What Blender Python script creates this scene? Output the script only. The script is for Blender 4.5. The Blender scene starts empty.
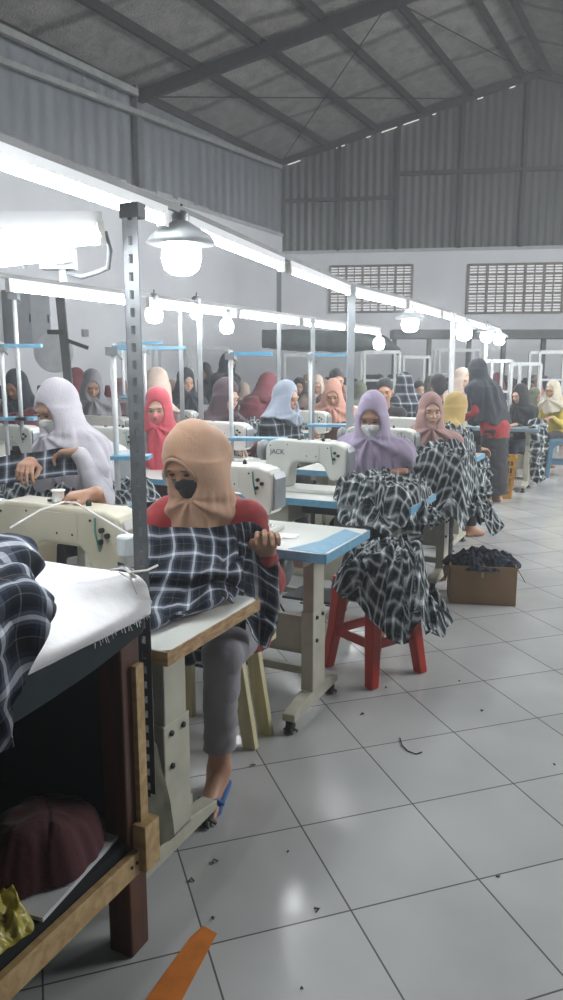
import bpy, bmesh, math, random
import numpy as np
from mathutils import Vector, Matrix
random.seed(7)
SC = bpy.context.scene
COL = SC.collection
PI = math.pi
# ---------------------------------------------------------------- camera, world, exposure
H = 1.455; F = 750.0; PITCH = math.atan(133/F)
cam_d = bpy.data.cameras.new('camera'); cam = bpy.data.objects.new('camera', cam_d); COL.objects.link(cam)
cam.location = (0, 0, H); cam.rotation_euler = (PI/2-PITCH, 0, 0)
cam_d.sensor_fit = 'VERTICAL'; cam_d.sensor_height = 36; cam_d.lens = 27.0
cam_d.clip_start = 0.05; cam_d.clip_end = 100
SC.camera = cam
SC.view_settings.view_transform = 'Standard'; SC.view_settings.look = 'None'
SC.view_settings.gamma = 1; SC.view_settings.use_curve_mapping = False
SC.view_settings.exposure = 0.12
W = bpy.data.worlds.new('world'); SC.world = W; W.use_nodes = True
W.node_tree.nodes['Background'].inputs[0].default_value = (0.90, 0.95, 1.0, 1)
W.node_tree.nodes['Background'].inputs[1].default_value = 0.30
TUBE_E = 58.0; BULB_E = 55.0; HAZE = 0.014
def area(name, loc, target, sx, sy, power, col=(0.96, 0.985, 1)):
    l = bpy.data.lights.new(name, 'AREA'); l.shape = 'RECTANGLE'; l.size = sx; l.size_y = sy; l.energy = power; l.color = col
    o = bpy.data.objects.new(name, l); COL.objects.link(o); o.location = loc
    o.rotation_euler = (Vector(target)-Vector(loc)).to_track_quat('-Z', 'Y').to_euler()
    return o
# thin scattering haze, added to imitate lamp glow and lens glare
_v = W.node_tree.nodes.new('ShaderNodeVolumeScatter'); _v.inputs['Density'].default_value = HAZE; _v.inputs['Anisotropy'].default_value = .55; _v.inputs['Color'].default_value = (.95, .98, 1, 1)
W.node_tree.links.new(_v.outputs[0], W.node_tree.nodes['World Output'].inputs['Volume'])
# unseen fill lights, added to brighten floor, walls and roof
area('fill_aisle_floor', (7.5, 5.5, 3.8), (2.0, 6.0, 0.3), 5, 2.5, 135)  # added area light lifting the aisle floor
area('fill_behind_camera', (2.2, -3.5, 2.6), (0.9, 3.5, 0.0), 3, 2, 8)  # weak added fill from behind the camera
area('fill_back_wall', (8.5, 9.0, 4.2), (-1.5, 16.5, 3.2), 5, 2.5, 420)  # added out of view to brighten the back wall
area('fill_roof', (7.5, 5.0, 3.0), (-1.0, 12.0, 6.6), 5, 1.5, 100)  # added to lift the underside of the roof
area('fill_left_wall', (6.0, 4.0, 3.4), (-4.0, 12.0, 3.2), 3, 2, 200)  # added to brighten the left wall
area('fill_overhead', (6.2, 5.5, 5.4), (0.0, 6.5, 0.0), 5, 5, 110)  # soft top fill, added in place of lost ambient light

# ---------------------------------------------------------------- projection helpers (photo measurements)
cp, sp = math.cos(PITCH), math.sin(PITCH)
def ray(x, y):
    a = (x-281.5)/F; b = -(y-500)/F
    return (a, cp+b*sp, -sp+b*cp)
def G(x, y, z=0.0):
    d = ray(x, y); t = (z-H)/d[2]; return Vector((d[0]*t, d[1]*t, z))
def D(x, y, Y):
    d = ray(x, y); t = Y/d[1]; return Vector((d[0]*t, Y, H+d[2]*t))
TH = math.radians(26.0)
U = Vector((math.sin(TH), math.cos(TH), 0)); V = Vector((math.cos(TH), -math.sin(TH), 0))

# ---------------------------------------------------------------- numpy noise
_rng = np.random.RandomState(3); _T = _rng.rand(4096).astype(np.float32)
def _h(i, j, k): return _T[(i*73+j*179+k*283+(i*j*7 & 1023)) & 4095]
def vnoise(x, y, z=0.0):
    x = np.asarray(x, np.float32); y = np.asarray(y, np.float32); z = np.asarray(z, np.float32)+np.zeros_like(x)
    xi = np.floor(x).astype(np.int64); yi = np.floor(y).astype(np.int64); zi = np.floor(z).astype(np.int64)
    fx, fy, fz = x-xi, y-yi, z-zi
    fx = fx*fx*(3-2*fx); fy = fy*fy*(3-2*fy); fz = fz*fz*(3-2*fz)
    def L(a, b, t): return a+(b-a)*t
    r = L(L(L(_h(xi, yi, zi), _h(xi+1, yi, zi), fx), L(_h(xi, yi+1, zi), _h(xi+1, yi+1, zi), fx), fy),
          L(L(_h(xi, yi, zi+1), _h(xi+1, yi, zi+1), fx), L(_h(xi, yi+1, zi+1), _h(xi+1, yi+1, zi+1), fx), fy), fz)
    return r*2-1
def fbm(x, y, z=0.0, o=3):
    s = 0; a = 1.0
    for i in range(o):
        s = s+a*vnoise(x*2**i+7*i, y*2**i+3*i, np.asarray(z)*2**i+i); a *= .5
    return s
def ridge(x, y, z=0.0): return 1-2*np.abs(vnoise(x, y, z))

# ---------------------------------------------------------------- objects
def setp(o, label=None, cat=None, group=None, kind=None):
    if label: o['label'] = label
    if cat: o['category'] = cat
    if group: o['group'] = group
    if kind: o['kind'] = kind
    return o
def thing(name, label, cat, loc=(0, 0, 0), rotz=0, group=None):
    o = bpy.data.objects.new(name, None); COL.objects.link(o); o.location = loc; o.rotation_euler = (0, 0, rotz)
    o.empty_display_size = .1
    return setp(o, label, cat, group)
def link_mesh(name, me, m, parent=None, smooth=False):
    o = bpy.data.objects.new(name, me); COL.objects.link(o)
    if m is not None: me.materials.append(m)
    if smooth: me.polygons.foreach_set('use_smooth', [True]*len(me.polygons))
    if parent is not None: o.parent = parent
    return o
def np_mesh(name, v, f, m, parent=None, uv=None, smooth=True):
    me = bpy.data.meshes.new(name)
    v = np.asarray(v, np.float32); f = np.asarray(f, np.int32)
    me.vertices.add(len(v)); me.vertices.foreach_set('co', v.ravel())
    me.loops.add(f.size); me.loops.foreach_set('vertex_index', f.ravel())
    n = f.shape[1]; me.polygons.add(len(f)); me.polygons.foreach_set('loop_start', np.arange(0, f.size, n, dtype=np.int32))
    me.update(calc_edges=True); me.validate()
    if uv is not None:
        l = me.uv_layers.new(name='UVMap'); l.data.foreach_set('uv', np.asarray(uv, np.float32)[f.ravel()].ravel())
    return link_mesh(name, me, m, parent, smooth)
def copy_tree(o, parent=None):
    c = o.copy(); COL.objects.link(c)
    c.parent = parent
    for ch in list(o.children): copy_tree(ch, c)
    return c
class MB:
    def __init__(s): s.bm = bmesh.new()
    def box(s, x0, x1, y0, y1, z0, z1, M=None):
        r = bmesh.ops.create_cube(s.bm, size=1)
        for v in r['verts']:
            v.co = Vector(((x0+x1)/2+v.co.x*(x1-x0), (y0+y1)/2+v.co.y*(y1-y0), (z0+z1)/2+v.co.z*(z1-z0)))
            if M is not None: v.co = M @ v.co
        return s
    def bar(s, a, b, w, h=None, up=(0, 0, 1)):
        a = Vector(a); b = Vector(b); h = h or w; d = b-a; L = d.length; d.normalize()
        u = Vector(up)
        if abs(d.dot(u)) > .98: u = Vector((0, 1, 0))
        x = d.cross(u).normalized(); z = x.cross(d)
        M = Matrix((x, d, z)).transposed().to_4x4(); M.translation = (a+b)/2
        return s.box(-w/2, w/2, -L/2, L/2, -h/2, h/2, M)
    def tube(s, pts, r, n=8, cap=True):
        pts = [Vector(p) for p in pts]; rings = []
        for i, p in enumerate(pts):
            d = (pts[min(i+1, len(pts)-1)]-pts[max(i-1, 0)]).normalized()
            u = Vector((0, 0, 1)) if abs(d.z) < .9 else Vector((1, 0, 0))
            x = d.cross(u).normalized(); y = x.cross(d)
            rr = r[i] if isinstance(r, (list, tuple)) else r
            rings.append([s.bm.verts.new(p+(x*math.cos(2*PI*k/n)+y*math.sin(2*PI*k/n))*rr) for k in range(n)])
        for a, b in zip(rings, rings[1:]):
            for k in range(n): s.bm.faces.new((a[k], a[(k+1) % n], b[(k+1) % n], b[k]))
        if cap:
            s.bm.faces.new(rings[0]); s.bm.faces.new(rings[-1][::-1])
        return s
    def lathe(s, prof, c=(0, 0, 0), n=20, M=None):
        c = Vector(c); rings = []
        for r, z in prof:
            ring = []
            for k in range(n):
                p = Vector((r*math.cos(2*PI*k/n), r*math.sin(2*PI*k/n), z))
                if M is not None: p = M @ p
                ring.append(s.bm.verts.new(p+c))
            rings.append(ring)
        for a, b in zip(rings, rings[1:]):
            for k in range(n): s.bm.faces.new((a[k], a[(k+1) % n], b[(k+1) % n], b[k]))
        s.bm.faces.new(rings[0][::-1]); s.bm.faces.new(rings[-1])
        return s
    def prism(s, poly, axis, a, b):
        def P(p, t):
            return Vector((t, p[0], p[1])) if axis == 'x' else Vector((p[0], t, p[1])) if axis == 'y' else Vector((p[0], p[1], t))
        A = [s.bm.verts.new(P(p, a)) for p in poly]; B = [s.bm.verts.new(P(p, b)) for p in poly]
        s.bm.faces.new(A); s.bm.faces.new(B[::-1]); n = len(poly)
        for k in range(n): s.bm.faces.new((A[k], B[k], B[(k+1) % n], A[(k+1) % n]))
        return s
    def build(s, name, m, parent=None, smooth=False, bevel=0, seg=2):
        bmesh.ops.recalc_face_normals(s.bm, faces=s.bm.faces)
        me = bpy.data.meshes.new(name); s.bm.to_mesh(me); s.bm.free()
        o = link_mesh(name, me, m, parent, smooth)
        if bevel:
            b = o.modifiers.new('bevel', 'BEVEL'); b.width = bevel; b.segments = seg; b.limit_method = 'ANGLE'; b.angle_limit = .6
            if smooth or bevel > .006:
                me.polygons.foreach_set('use_smooth', [True]*len(me.polygons))
                b.harden_normals = True
        return o

# ---------------------------------------------------------------- materials
MATS = {}
def nt(name):
    m = bpy.data.materials.new(name); m.use_nodes = True; t = m.node_tree
    return m, t, t.nodes['Principled BSDF']
def mat(name, col, rough=.6, metal=0, var=.12, vs=8.0, bump=0, bs=40.0, coat=0, sheen=0, emis=None, es=1, spec=None):
    if name in MATS: return MATS[name]
    m, t, b = nt(name); N = t.nodes; L = t.links
    b.inputs['Roughness'].default_value = rough; b.inputs['Metallic'].default_value = metal
    if coat: b.inputs['Coat Weight'].default_value = coat
    if sheen: b.inputs['Sheen Weight'].default_value = sheen
    if spec is not None: b.inputs['Specular IOR Level'].default_value = spec
    tc = N.new('ShaderNodeTexCoord')
    if var:
        n = N.new('ShaderNodeTexNoise'); n.inputs['Scale'].default_value = vs; n.inputs['Detail'].default_value = 4
        r = N.new('ShaderNodeMapRange'); r.inputs[1].default_value = .3; r.inputs[2].default_value = .7
        r.inputs[3].default_value = 1-var; r.inputs[4].default_value = 1+var
        mx = N.new('ShaderNodeVectorMath'); mx.operation = 'SCALE'; mx.inputs[0].default_value = col
        L.new(tc.outputs['Object'], n.inputs['Vector']); L.new(n.outputs[0], r.inputs[0]); L.new(r.outputs[0], mx.inputs['Scale'])
        L.new(mx.outputs[0], b.inputs['Base Color'])
    else: b.inputs['Base Color'].default_value = (*col, 1)
    if bump:
        n2 = N.new('ShaderNodeTexNoise'); n2.inputs['Scale'].default_value = bs; n2.inputs['Detail'].default_value = 3
        bp = N.new('ShaderNodeBump'); bp.inputs['Strength'].default_value = bump; bp.inputs['Distance'].default_value = .01
        L.new(tc.outputs['Object'], n2.inputs['Vector']); L.new(n2.outputs[0], bp.inputs['Height']); L.new(bp.outputs[0], b.inputs['Normal'])
    if emis:
        b.inputs['Emission Color'].default_value = (*emis, 1); b.inputs['Emission Strength'].default_value = es
    MATS[name] = m; return m
def wood(name, c1, c2, rough=.5, scale=3.0, axis=(1, 12, 12)):
    m, t, b = nt(name); N = t.nodes; L = t.links
    tc = N.new('ShaderNodeTexCoord'); mp = N.new('ShaderNodeMapping'); mp.inputs['Scale'].default_value = axis
    n = N.new('ShaderNodeTexNoise'); n.inputs['Scale'].default_value = scale; n.inputs['Detail'].default_value = 6; n.inputs['Distortion'].default_value = .6
    r = N.new('ShaderNodeValToRGB'); r.color_ramp.elements[0].position = .35; r.color_ramp.elements[1].position = .65
    r.color_ramp.elements[0].color = (*c1, 1); r.color_ramp.elements[1].color = (*c2, 1)
    L.new(tc.outputs['Object'], mp.inputs[0]); L.new(mp.outputs[0], n.inputs['Vector']); L.new(n.outputs[0], r.inputs[0]); L.new(r.outputs[0], b.inputs['Base Color'])
    b.inputs['Roughness'].default_value = rough
    return m
def emit(name, col, s):
    m, t, b = nt(name)
    b.inputs['Base Color'].default_value = (.8, .8, .8, 1)
    b.inputs['Emission Color'].default_value = (*col, 1); b.inputs['Emission Strength'].default_value = s
    return m
def plaid(name, uv=True, per=.11, dark=(.006, .008, .012), mid=(.016, .026, .05), lite=(.42, .45, .50), sx=1.0, axes=(0, 2), rough=.95, gk=.16, wk=.08):
    m, t, b = nt(name); N = t.nodes; L = t.links
    tc = N.new('ShaderNodeTexCoord'); sep = N.new('ShaderNodeSeparateXYZ')
    L.new(tc.outputs['UV' if uv else 'Object'], sep.inputs[0])
    outs = []
    ax = (0, 1) if uv else axes
    for k in ax:
        d = N.new('ShaderNodeMath'); d.operation = 'MULTIPLY'; d.inputs[1].default_value = 1/per; L.new(sep.outputs[k], d.inputs[0])
        fr = N.new('ShaderNodeMath'); fr.operation = 'FRACT'; L.new(d.outputs[0], fr.inputs[0])
        r = N.new('ShaderNodeValToRGB'); cr = r.color_ramp; cr.interpolation = 'CONSTANT'
        g_ = tuple(gk*l+.6*m_ for l, m_ in zip(lite, mid)); stops = [(0, dark), (.20, mid), (.30, g_), (.40, lite), (.40+wk, g_), (.50+wk, mid), (.60+wk, dark), (.88, g_), (.91, dark)]
        cr.elements[0].position = 0; cr.elements[0].color = (*stops[0][1], 1)
        cr.elements[1].position = stops[1][0]; cr.elements[1].color = (*stops[1][1], 1)
        for p, c in stops[2:]:
            e = cr.elements.new(p); e.color = (*c, 1)
        L.new(fr.outputs[0], r.inputs[0]); outs.append(r.outputs[0])
    mx = N.new('ShaderNodeMix'); mx.data_type = 'RGBA'; mx.inputs[0].default_value = .5
    L.new(outs[0], mx.inputs[6]); L.new(outs[1], mx.inputs[7])
    L.new(mx.outputs[2], b.inputs['Base Color'])
    b.inputs['Roughness'].default_value = rough; b.inputs['Specular IOR Level'].default_value = .2
    n2 = N.new('ShaderNodeTexNoise'); n2.inputs['Scale'].default_value = 60
    bp = N.new('ShaderNodeBump'); bp.inputs['Strength'].default_value = .25; bp.inputs['Distance'].default_value = .004
    L.new(tc.outputs['Object'], n2.inputs['Vector']); L.new(n2.outputs[0], bp.inputs['Height']); L.new(bp.outputs[0], b.inputs['Normal'])
    return m
PLAID = plaid('navy_plaid', per=.095, wk=.11, lite=(.58, .62, .70)); PLAIDC = plaid('crumpled_plaid', per=.085, gk=.26, wk=.19, dark=(.006, .009, .011), mid=(.022, .036, .046), lite=(.66, .71, .72))
PLAIDO = plaid('plaid_shirt_cloth', uv=False, per=.10, lite=(.55, .58, .6))
CREAM = mat('cream_enamel', (.52, .49, .38), .35, var=.08, coat=.2)
MWHITE = mat('machine_white', (.66, .67, .62), .3, var=.05, coat=.2)
LAMIN = mat('white_laminate', (.66, .68, .64), .28, var=.06, vs=5)
BLUEDGE = mat('blue_edge_band', (.13, .33, .48), .4, var=.15, vs=30)
BLUEBR = mat('bright_blue_bar', (.12, .42, .66), .4, var=.1)
LEGP = mat('leg_cream_paint', (.44, .43, .35), .45, var=.12, vs=12)
DARKM = mat('dark_metal', (.035, .037, .04), .45, metal=.6, var=.2)
GREYM = mat('grey_metal', (.28, .30, .31), .4, metal=.5, var=.1)
CHROME = mat('chrome', (.7, .7, .7), .2, metal=1, var=0)
WPAINT = mat('white_pole_paint', (.62, .64, .64), .4, var=.08, vs=20)
BLACKP = mat('black_plastic', (.015, .015, .016), .4, var=0)
RUBBER = mat('black_rubber', (.02, .02, .02), .8, var=0)
LINT = mat('grey_lint', (.12, .12, .115), .95, var=.3, bump=.5)
PINE = wood('pine_wood', (.36, .23, .10), (.50, .35, .17))
STAIN = wood('red_stained_wood', (.06, .018, .008), (.10, .032, .013), .35, axis=(12, 12, 1))
PLYE = wood('ply_edge_wood', (.28, .16, .07), (.48, .32, .15), .5, axis=(2, 8, 30))
PALEW = wood('pale_yellow_wood', (.50, .45, .25), (.60, .54, .32), .5, axis=(12, 12, 1))
SKIN = mat('skin_tan', (.40, .215, .135), .5, var=.06, vs=14)
SKIN2 = mat('skin_light', (.52, .32, .23), .5, var=.05, vs=14)
SKIN3 = mat('skin_brown', (.33, .17, .11), .5, var=.06, vs=14)  # darker brown skin tone
EYE = mat('eye_dark', (.015, .01, .008), .3, var=0); BROW = mat('brow_dark', (.03, .02, .015), .8, var=0)
LIP = mat('lip_rose', (.36, .13, .11), .45, var=0)
TUBEM = emit('tube_glow', (.94, .975, 1.0), TUBE_E); BULBM = emit('bulb_glow', (.93, .98, 1.0), BULB_E)

# ---------------------------------------------------------------- cloth
def facets(x, y, seed):
    """crumple cells: returns distance to the crease, facet centre offset and random facet turn"""
    xi = np.floor(x).astype(np.int64); yi = np.floor(y).astype(np.int64)
    F1 = np.full(x.shape, 9.); F2 = F1.copy(); dx = 0*x; dy = 0*x; a = 0*x; o = 0*x
    for i in (-1, 0, 1):
        for j in (-1, 0, 1):
            cx = xi+i+_h(xi+i, yi+j, xi*0+seed); cy = yi+j+_h(xi+i+50, yi+j+9, xi*0+seed)
            d = np.hypot(x-cx, y-cy); r1 = _h(xi+i, yi+j, xi*0+seed+31); r2 = _h(xi+i, yi+j, xi*0+seed+57)
            n = d < F1
            F2 = np.where(n, F1, np.minimum(F2, d)); dx = np.where(n, x-cx, dx); dy = np.where(n, y-cy, dy); a = np.where(n, r1, a); o = np.where(n, r2, o); F1 = np.where(n, d, F1)
    return F2-F1, dx, dy, a, o
def cmr(P, t):
    n = len(P)-1; i = np.clip(np.floor(t*n).astype(int), 0, n-1); f = (t*n-i)[..., None]
    p = np.asarray(P, float)
    a = p[np.clip(i-1, 0, n)]; b = p[i]; c = p[i+1]; d = p[np.clip(i+2, 0, n)]
    return .5*((2*b)+(-a+c)*f+(2*a-5*b+4*c-d)*f**2+(-a+3*b-3*c+d)*f**3)
def sheet(name, rows, m, parent=None, nu=90, nv=90, amp=.012, fs=9.0, seed=0, thick=.004, crease=.5, uvs=1.0, warp=.0, edge=1.0, rot=0.0, crum=False):
    """cloth through a lattice of control points (list of rows of xyz), with folds"""
    A = np.asarray([[tuple(p) for p in r] for r in rows], float)
    tu = np.linspace(0, 1, nu); tv = np.linspace(0, 1, nv)
    R = np.stack([cmr(A[i], tu) for i in range(len(A))])
    S = np.stack([cmr(R[:, j], tv) for j in range(nu)], 1)          # nv,nu,3
    du = np.gradient(S, axis=1); dv = np.gradient(S, axis=0)
    lu = np.cumsum(np.linalg.norm(du, axis=2), 1); lv = np.cumsum(np.linalg.norm(dv, axis=2), 0)
    lu -= lu[:, :1]; lv -= lv[:1]
    lu = lu.mean(0)[None]+0*lu; lv = lv.mean(1)[:, None]+0*lv
    nrm = np.cross(du, dv); nrm /= np.linalg.norm(nrm, axis=2)[..., None]+1e-9
    x, y = lu*fs+seed*13.1, lv*fs+seed*5.7
    wx = vnoise(x*.5, y*.5, seed+.3); wy = vnoise(x*.5+9, y*.5, seed+.7)
    n = (1-crease)*fbm(x+wx, y+wy, seed, 3)+crease*(ridge(x*.8+wx*1.6, y*.8+wy*1.6, seed+2)-.2+.5*ridge(x*1.9+wy, y*1.9, seed+5))
    if crum:
        bd, fx_, fy_, fa, fo = facets(x*.8+wx*.5, y*.8+wy*.5, seed); n = n*.6+(np.sqrt(np.clip(bd, 0, 1))*1.3-.6)+(fx_*(fa-.5)+fy_*(fo-.5))*1.6
    S = S+nrm*(n*amp)[..., None]*edge
    c, s_ = math.cos(rot), math.sin(rot)
    if crum: warp = max(warp, .03)
    uu = lu*uvs+warp*fbm(x*.45, y*.45, seed+1.5, 2); vv = lv*uvs+warp*fbm(x*.45+4, y*.45+8, seed+3.5, 2)
    if crum: uu = uu+(fo-.5)*.22+fy_*(fa-.5)*.10; vv = vv+(fa-.5)*.22-fx_*(fo-.5)*.10
    uv = np.stack([uu*c-vv*s_, uu*s_+vv*c], -1).reshape(-1, 2)
    idx = np.arange(nu*nv).reshape(nv, nu)
    f = np.stack([idx[:-1, :-1], idx[:-1, 1:], idx[1:, 1:], idx[1:, :-1]], -1).reshape(-1, 4)
    o = np_mesh(name, S.reshape(-1, 3), f, m, parent, uv)
    if thick:
        md = o.modifiers.new('solid', 'SOLIDIFY'); md.thickness = thick; md.offset = 0
    return o
def heap(name, c, rx, ry, h, m, rotz=0, n=110, seed=0, amp=.03, fs=9, drop=0, table=None, uvs=1.9, parent=None, dropfn=None, sq=2.4):
    """a crumpled cloth lying in a heap: rounded dome with deep folds; edges tuck under"""
    t = np.linspace(-1, 1, n); a, b = np.meshgrid(t, t)
    # square to rounded disc
    X = a*np.sqrt(1-b*b/2); Y = b*np.sqrt(1-a*a/2); r = np.sqrt(X*X+Y*Y)
    ang = np.arctan2(Y, X); rim = 1+.16*vnoise(np.cos(ang)*1.7+seed, np.sin(ang)*1.7, seed)+.06*vnoise(np.cos(ang)*5+seed, np.sin(ang)*5, seed+4)
    px = X*rx*rim; py = Y*ry*rim
    x, y = px*fs+seed*11.3, py*fs+seed*3.9
    wx = fbm(x*.45, y*.45, seed+.2, 2); wy = fbm(x*.45+7, y*.45, seed+.9, 2)
    f1 = ridge(x*.8+wx*2, y*.8+wy*2, seed+3); f2 = ridge(x*1.9+wx*2.5, y*1.9-wy*2, seed+6)+.5*ridge(x*3.7+wy*3, y*3.7+wx*3, seed+9); f3 = vnoise(x*.35, y*.35, seed+8)
    env = np.clip(1-r**sq, 0, 1)
    z = h*env**.7*(.78+.25*f3)+amp*(f1*1.1+f2*.6)*np.clip(env*3, 0, 1)**.6
    px = px+amp*.9*wx*np.clip(env*2+.2, 0, 1); py = py+amp*.9*wy*np.clip(env*2+.2, 0, 1)
    z = np.maximum(z, .004+.002*f2)
    bd, fx_, fy_, fa, fo = facets(x*.85+wx*.7, y*.85+wy*.7, seed+1)
    z = z+amp*(np.sqrt(np.clip(bd, 0, 1))*1.1-.5+(fx_*(fa-.5)+fy_*(fo-.5))*2.2)*np.clip(env*3, 0, 1)**.6
    z = np.maximum(z, .003)
    dr = 0*z
    if dropfn is not None:
        dr = dropfn(px, py)*(1+.10*f3); dr = dr*(1+.30*vnoise(px*9+seed, py*9, seed+21)); z = z-dr
    g1 = vnoise(x*.55, y*.55, seed+11); g2 = vnoise(x*.55+5, y*.55, seed+12)
    ua = (fa-.5)*1.5; fk = .85/fs
    X = X+(fx_*(np.cos(ua)-1)-fy_*np.sin(ua))*fk/rx+(fo-.5)*.25/rx; Y = Y+(fx_*np.sin(ua)+fy_*(np.cos(ua)-1))*fk/ry+(fa-.5)*.25/ry
    uv = np.stack([(X*rx*uvs+.08*wx+.03*f1+.07*g1+dr*.6), (Y*ry*uvs+.08*wy+.02*f2+.07*g2-dr*.8)], -1).reshape(-1, 2)
    idx = np.arange(n*n).reshape(n, n)
    f = np.stack([idx[:-1, :-1], idx[:-1, 1:], idx[1:, 1:], idx[1:, :-1]], -1).reshape(-1, 4)
    cs, sn = math.cos(rotz), math.sin(rotz)
    Pt = np.stack([px*cs-py*sn, px*sn+py*cs, z], -1).reshape(-1, 3)
    o = np_mesh(name, Pt, f, m, parent, uv); o.location = c
    return o

# ---------------------------------------------------------------- signed distance modelling (organic shapes)
BIG = .07
class SDF:
    def __init__(s, lo, hi, h):
        s.lo = np.array(lo, np.float32); s.h = h
        s.n = np.ceil((np.array(hi)-s.lo)/h).astype(int)+1
        s.f = np.full(tuple(s.n), BIG, np.float32)
    def block(s, lo, hi):
        a = np.clip(np.floor((np.array(lo)-s.lo)/s.h).astype(int), 0, s.n); b = np.clip(np.ceil((np.array(hi)-s.lo)/s.h).astype(int)+1, 0, s.n)
        if np.any(b <= a): return None
        g = [(s.lo[i]+s.h*np.arange(a[i], b[i])).astype(np.float32) for i in range(3)]
        return (slice(a[0], b[0]), slice(a[1], b[1]), slice(a[2], b[2])), g[0][:, None, None], g[1][None, :, None], g[2][None, None, :]
    def merge(s, sl, d, k):
        a = s.f[sl]; hh = np.maximum(k-np.abs(a-d), 0)/k
        s.f[sl] = np.minimum(a, d)-hh*hh*k*.25
    def cut(s, sl, d, k):
        a = s.f[sl]; nd = -d; hh = np.maximum(k-np.abs(a-nd), 0)/k
        s.f[sl] = np.maximum(a, nd)+hh*hh*k*.25
    def cap(s, a, b, ra, rb=None, k=.02, cut=False):
        rb = ra if rb is None else rb
        a = np.array(a, np.float32); b = np.array(b, np.float32); R = max(ra, rb)+k+.012
        q = s.block(np.minimum(a, b)-R, np.maximum(a, b)+R)
        if q is None: return
        sl, X, Y, Z = q; ab = b-a; L2 = float(ab@ab)+1e-9
        t = np.clip(((X-a[0])*ab[0]+(Y-a[1])*ab[1]+(Z-a[2])*ab[2])/L2, 0, 1)
        d = np.sqrt((X-a[0]-t*ab[0])**2+(Y-a[1]-t*ab[1])**2+(Z-a[2]-t*ab[2])**2)-(ra+(rb-ra)*t)
        (s.cut if cut else s.merge)(sl, d, k)
    def ell(s, c, r, R=None, k=.02, cut=False):
        c = np.array(c, np.float32); r = np.array(r, np.float32); m = float(r.max())+k+.012
        q = s.block(c-m, c+m)
        if q is None: return
        sl, X, Y, Z = q; X = X-c[0]; Y = Y-c[1]; Z = Z-c[2]
        if R is not None:
            R = np.array(R)
            X, Y, Z = (X*R[0, 0]+Y*R[1, 0]+Z*R[2, 0], X*R[0, 1]+Y*R[1, 1]+Z*R[2, 1], X*R[0, 2]+Y*R[1, 2]+Z*R[2, 2])
        k0 = np.sqrt((X/r[0])**2+(Y/r[1])**2+(Z/r[2])**2); k1 = np.sqrt((X/r[0]**2)**2+(Y/r[1]**2)**2+(Z/r[2]**2)**2)
        d = k0*(k0-1)/(k1+1e-6)
        d = np.where(k0 < .05, -float(r.min()), d)
        (s.cut if cut else s.merge)(sl, d, k)
    def cone(s, c0, r0, c1, r1, k=.03, p=1.0):
        """elliptic cone between heights c0.z > c1.z; r=(rx,ry)"""
        c0 = np.array(c0, float); c1 = np.array(c1, float); m = max(*r0, *r1)+k+.02
        lo = np.minimum(c0, c1)-m; hi = np.maximum(c0, c1)+m; lo[2] = c1[2]-.03; hi[2] = c0[2]+.03
        q = s.block(lo, hi)
        if q is None: return
        sl, X, Y, Z = q; t0 = (c0[2]-Z)/(c0[2]-c1[2]); t = np.clip(t0, 0, 1); tp = t**p
        cx = c0[0]+(c1[0]-c0[0])*t; cy = c0[1]+(c1[1]-c0[1])*t
        rx = r0[0]+(r1[0]-r0[0])*tp; ry = r0[1]+(r1[1]-r0[1])*tp
        qd = np.sqrt(((X-cx)/rx)**2+((Y-cy)/ry)**2)
        d = (qd-1)*np.minimum(rx, ry)*.95
        d = np.maximum(d, np.abs(Z-(c0[2]+c1[2])/2)-(c0[2]-c1[2])/2)
        s.merge(sl, d.astype(np.float32), k)
    def full(s):
        g = [(s.lo[i]+s.h*np.arange(s.n[i])).astype(np.float32) for i in range(3)]
        return g[0][:, None, None], g[1][None, :, None], g[2][None, None, :]
    def mesh(s):
        f = s.f.copy()
        for ax in range(3):
            sl = [slice(None)]*3; sl[ax] = 0; f[tuple(sl)] = BIG; sl[ax] = -1; f[tuple(sl)] = BIG
        ins = f < 0
        c = np.zeros(tuple(s.n-1), np.int8)
        for i in (0, 1):
            for j in (0, 1):
                for k in (0, 1): c += ins[i:s.n[0]-1+i, j:s.n[1]-1+j, k:s.n[2]-1+k]
        act = np.argwhere((c > 0) & (c < 8)); m = len(act)
        if m == 0: return np.zeros((0, 3)), np.zeros((0, 4), int)
        ids = np.full(tuple(s.n-1), -1, np.int32); ids[tuple(act.T)] = np.arange(m)
        acc = np.zeros((m, 3)); cnt = np.zeros(m)
        cor = [(i, j, k) for i in (0, 1) for j in (0, 1) for k in (0, 1)]
        vals = {q: f[act[:, 0]+q[0], act[:, 1]+q[1], act[:, 2]+q[2]] for q in cor}
        for a in cor:
            for ax in range(3):
                if a[ax]: continue
                b = list(a); b[ax] = 1; b = tuple(b); va, vb = vals[a], vals[b]
                x = (va < 0) != (vb < 0); t = np.where(x, va/(va-vb+1e-12), 0)
                p = np.tile(np.array(a, float), (m, 1)); p[:, ax] += t
                acc[x] += p[x]; cnt[x] += 1
        v = (act+acc/cnt[:, None])*s.h+s.lo
        F_ = []
        for ax in range(3):
            o = [0, 0, 0]; o[ax] = 1
            A = ins[:s.n[0]-o[0], :s.n[1]-o[1], :s.n[2]-o[2]]; B = ins[o[0]:, o[1]:, o[2]:]
            u, w = (ax+1) % 3, (ax+2) % 3
            for sgn, msk in ((0, A & ~B), (1, ~A & B)):
                e = np.argwhere(msk)
                e = e[(e[:, u] > 0) & (e[:, w] > 0) & (e[:, u] < s.n[u]-1) & (e[:, w] < s.n[w]-1)]
                if not len(e): continue
                q = []
                for (a, b) in ((1, 1), (0, 1), (0, 0), (1, 0)):
                    g = e.copy(); g[:, u] -= a; g[:, w] -= b; q.append(ids[tuple(g.T)])
                q = np.stack(q, 1); F_.append(q if sgn == 0 else q[:, ::-1])
        return v, np.concatenate(F_)
    def build(s, name, m, parent=None):
        v, f = s.mesh()
        if len(f) == 0: return None
        return np_mesh(name, v, f, m, parent)
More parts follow.
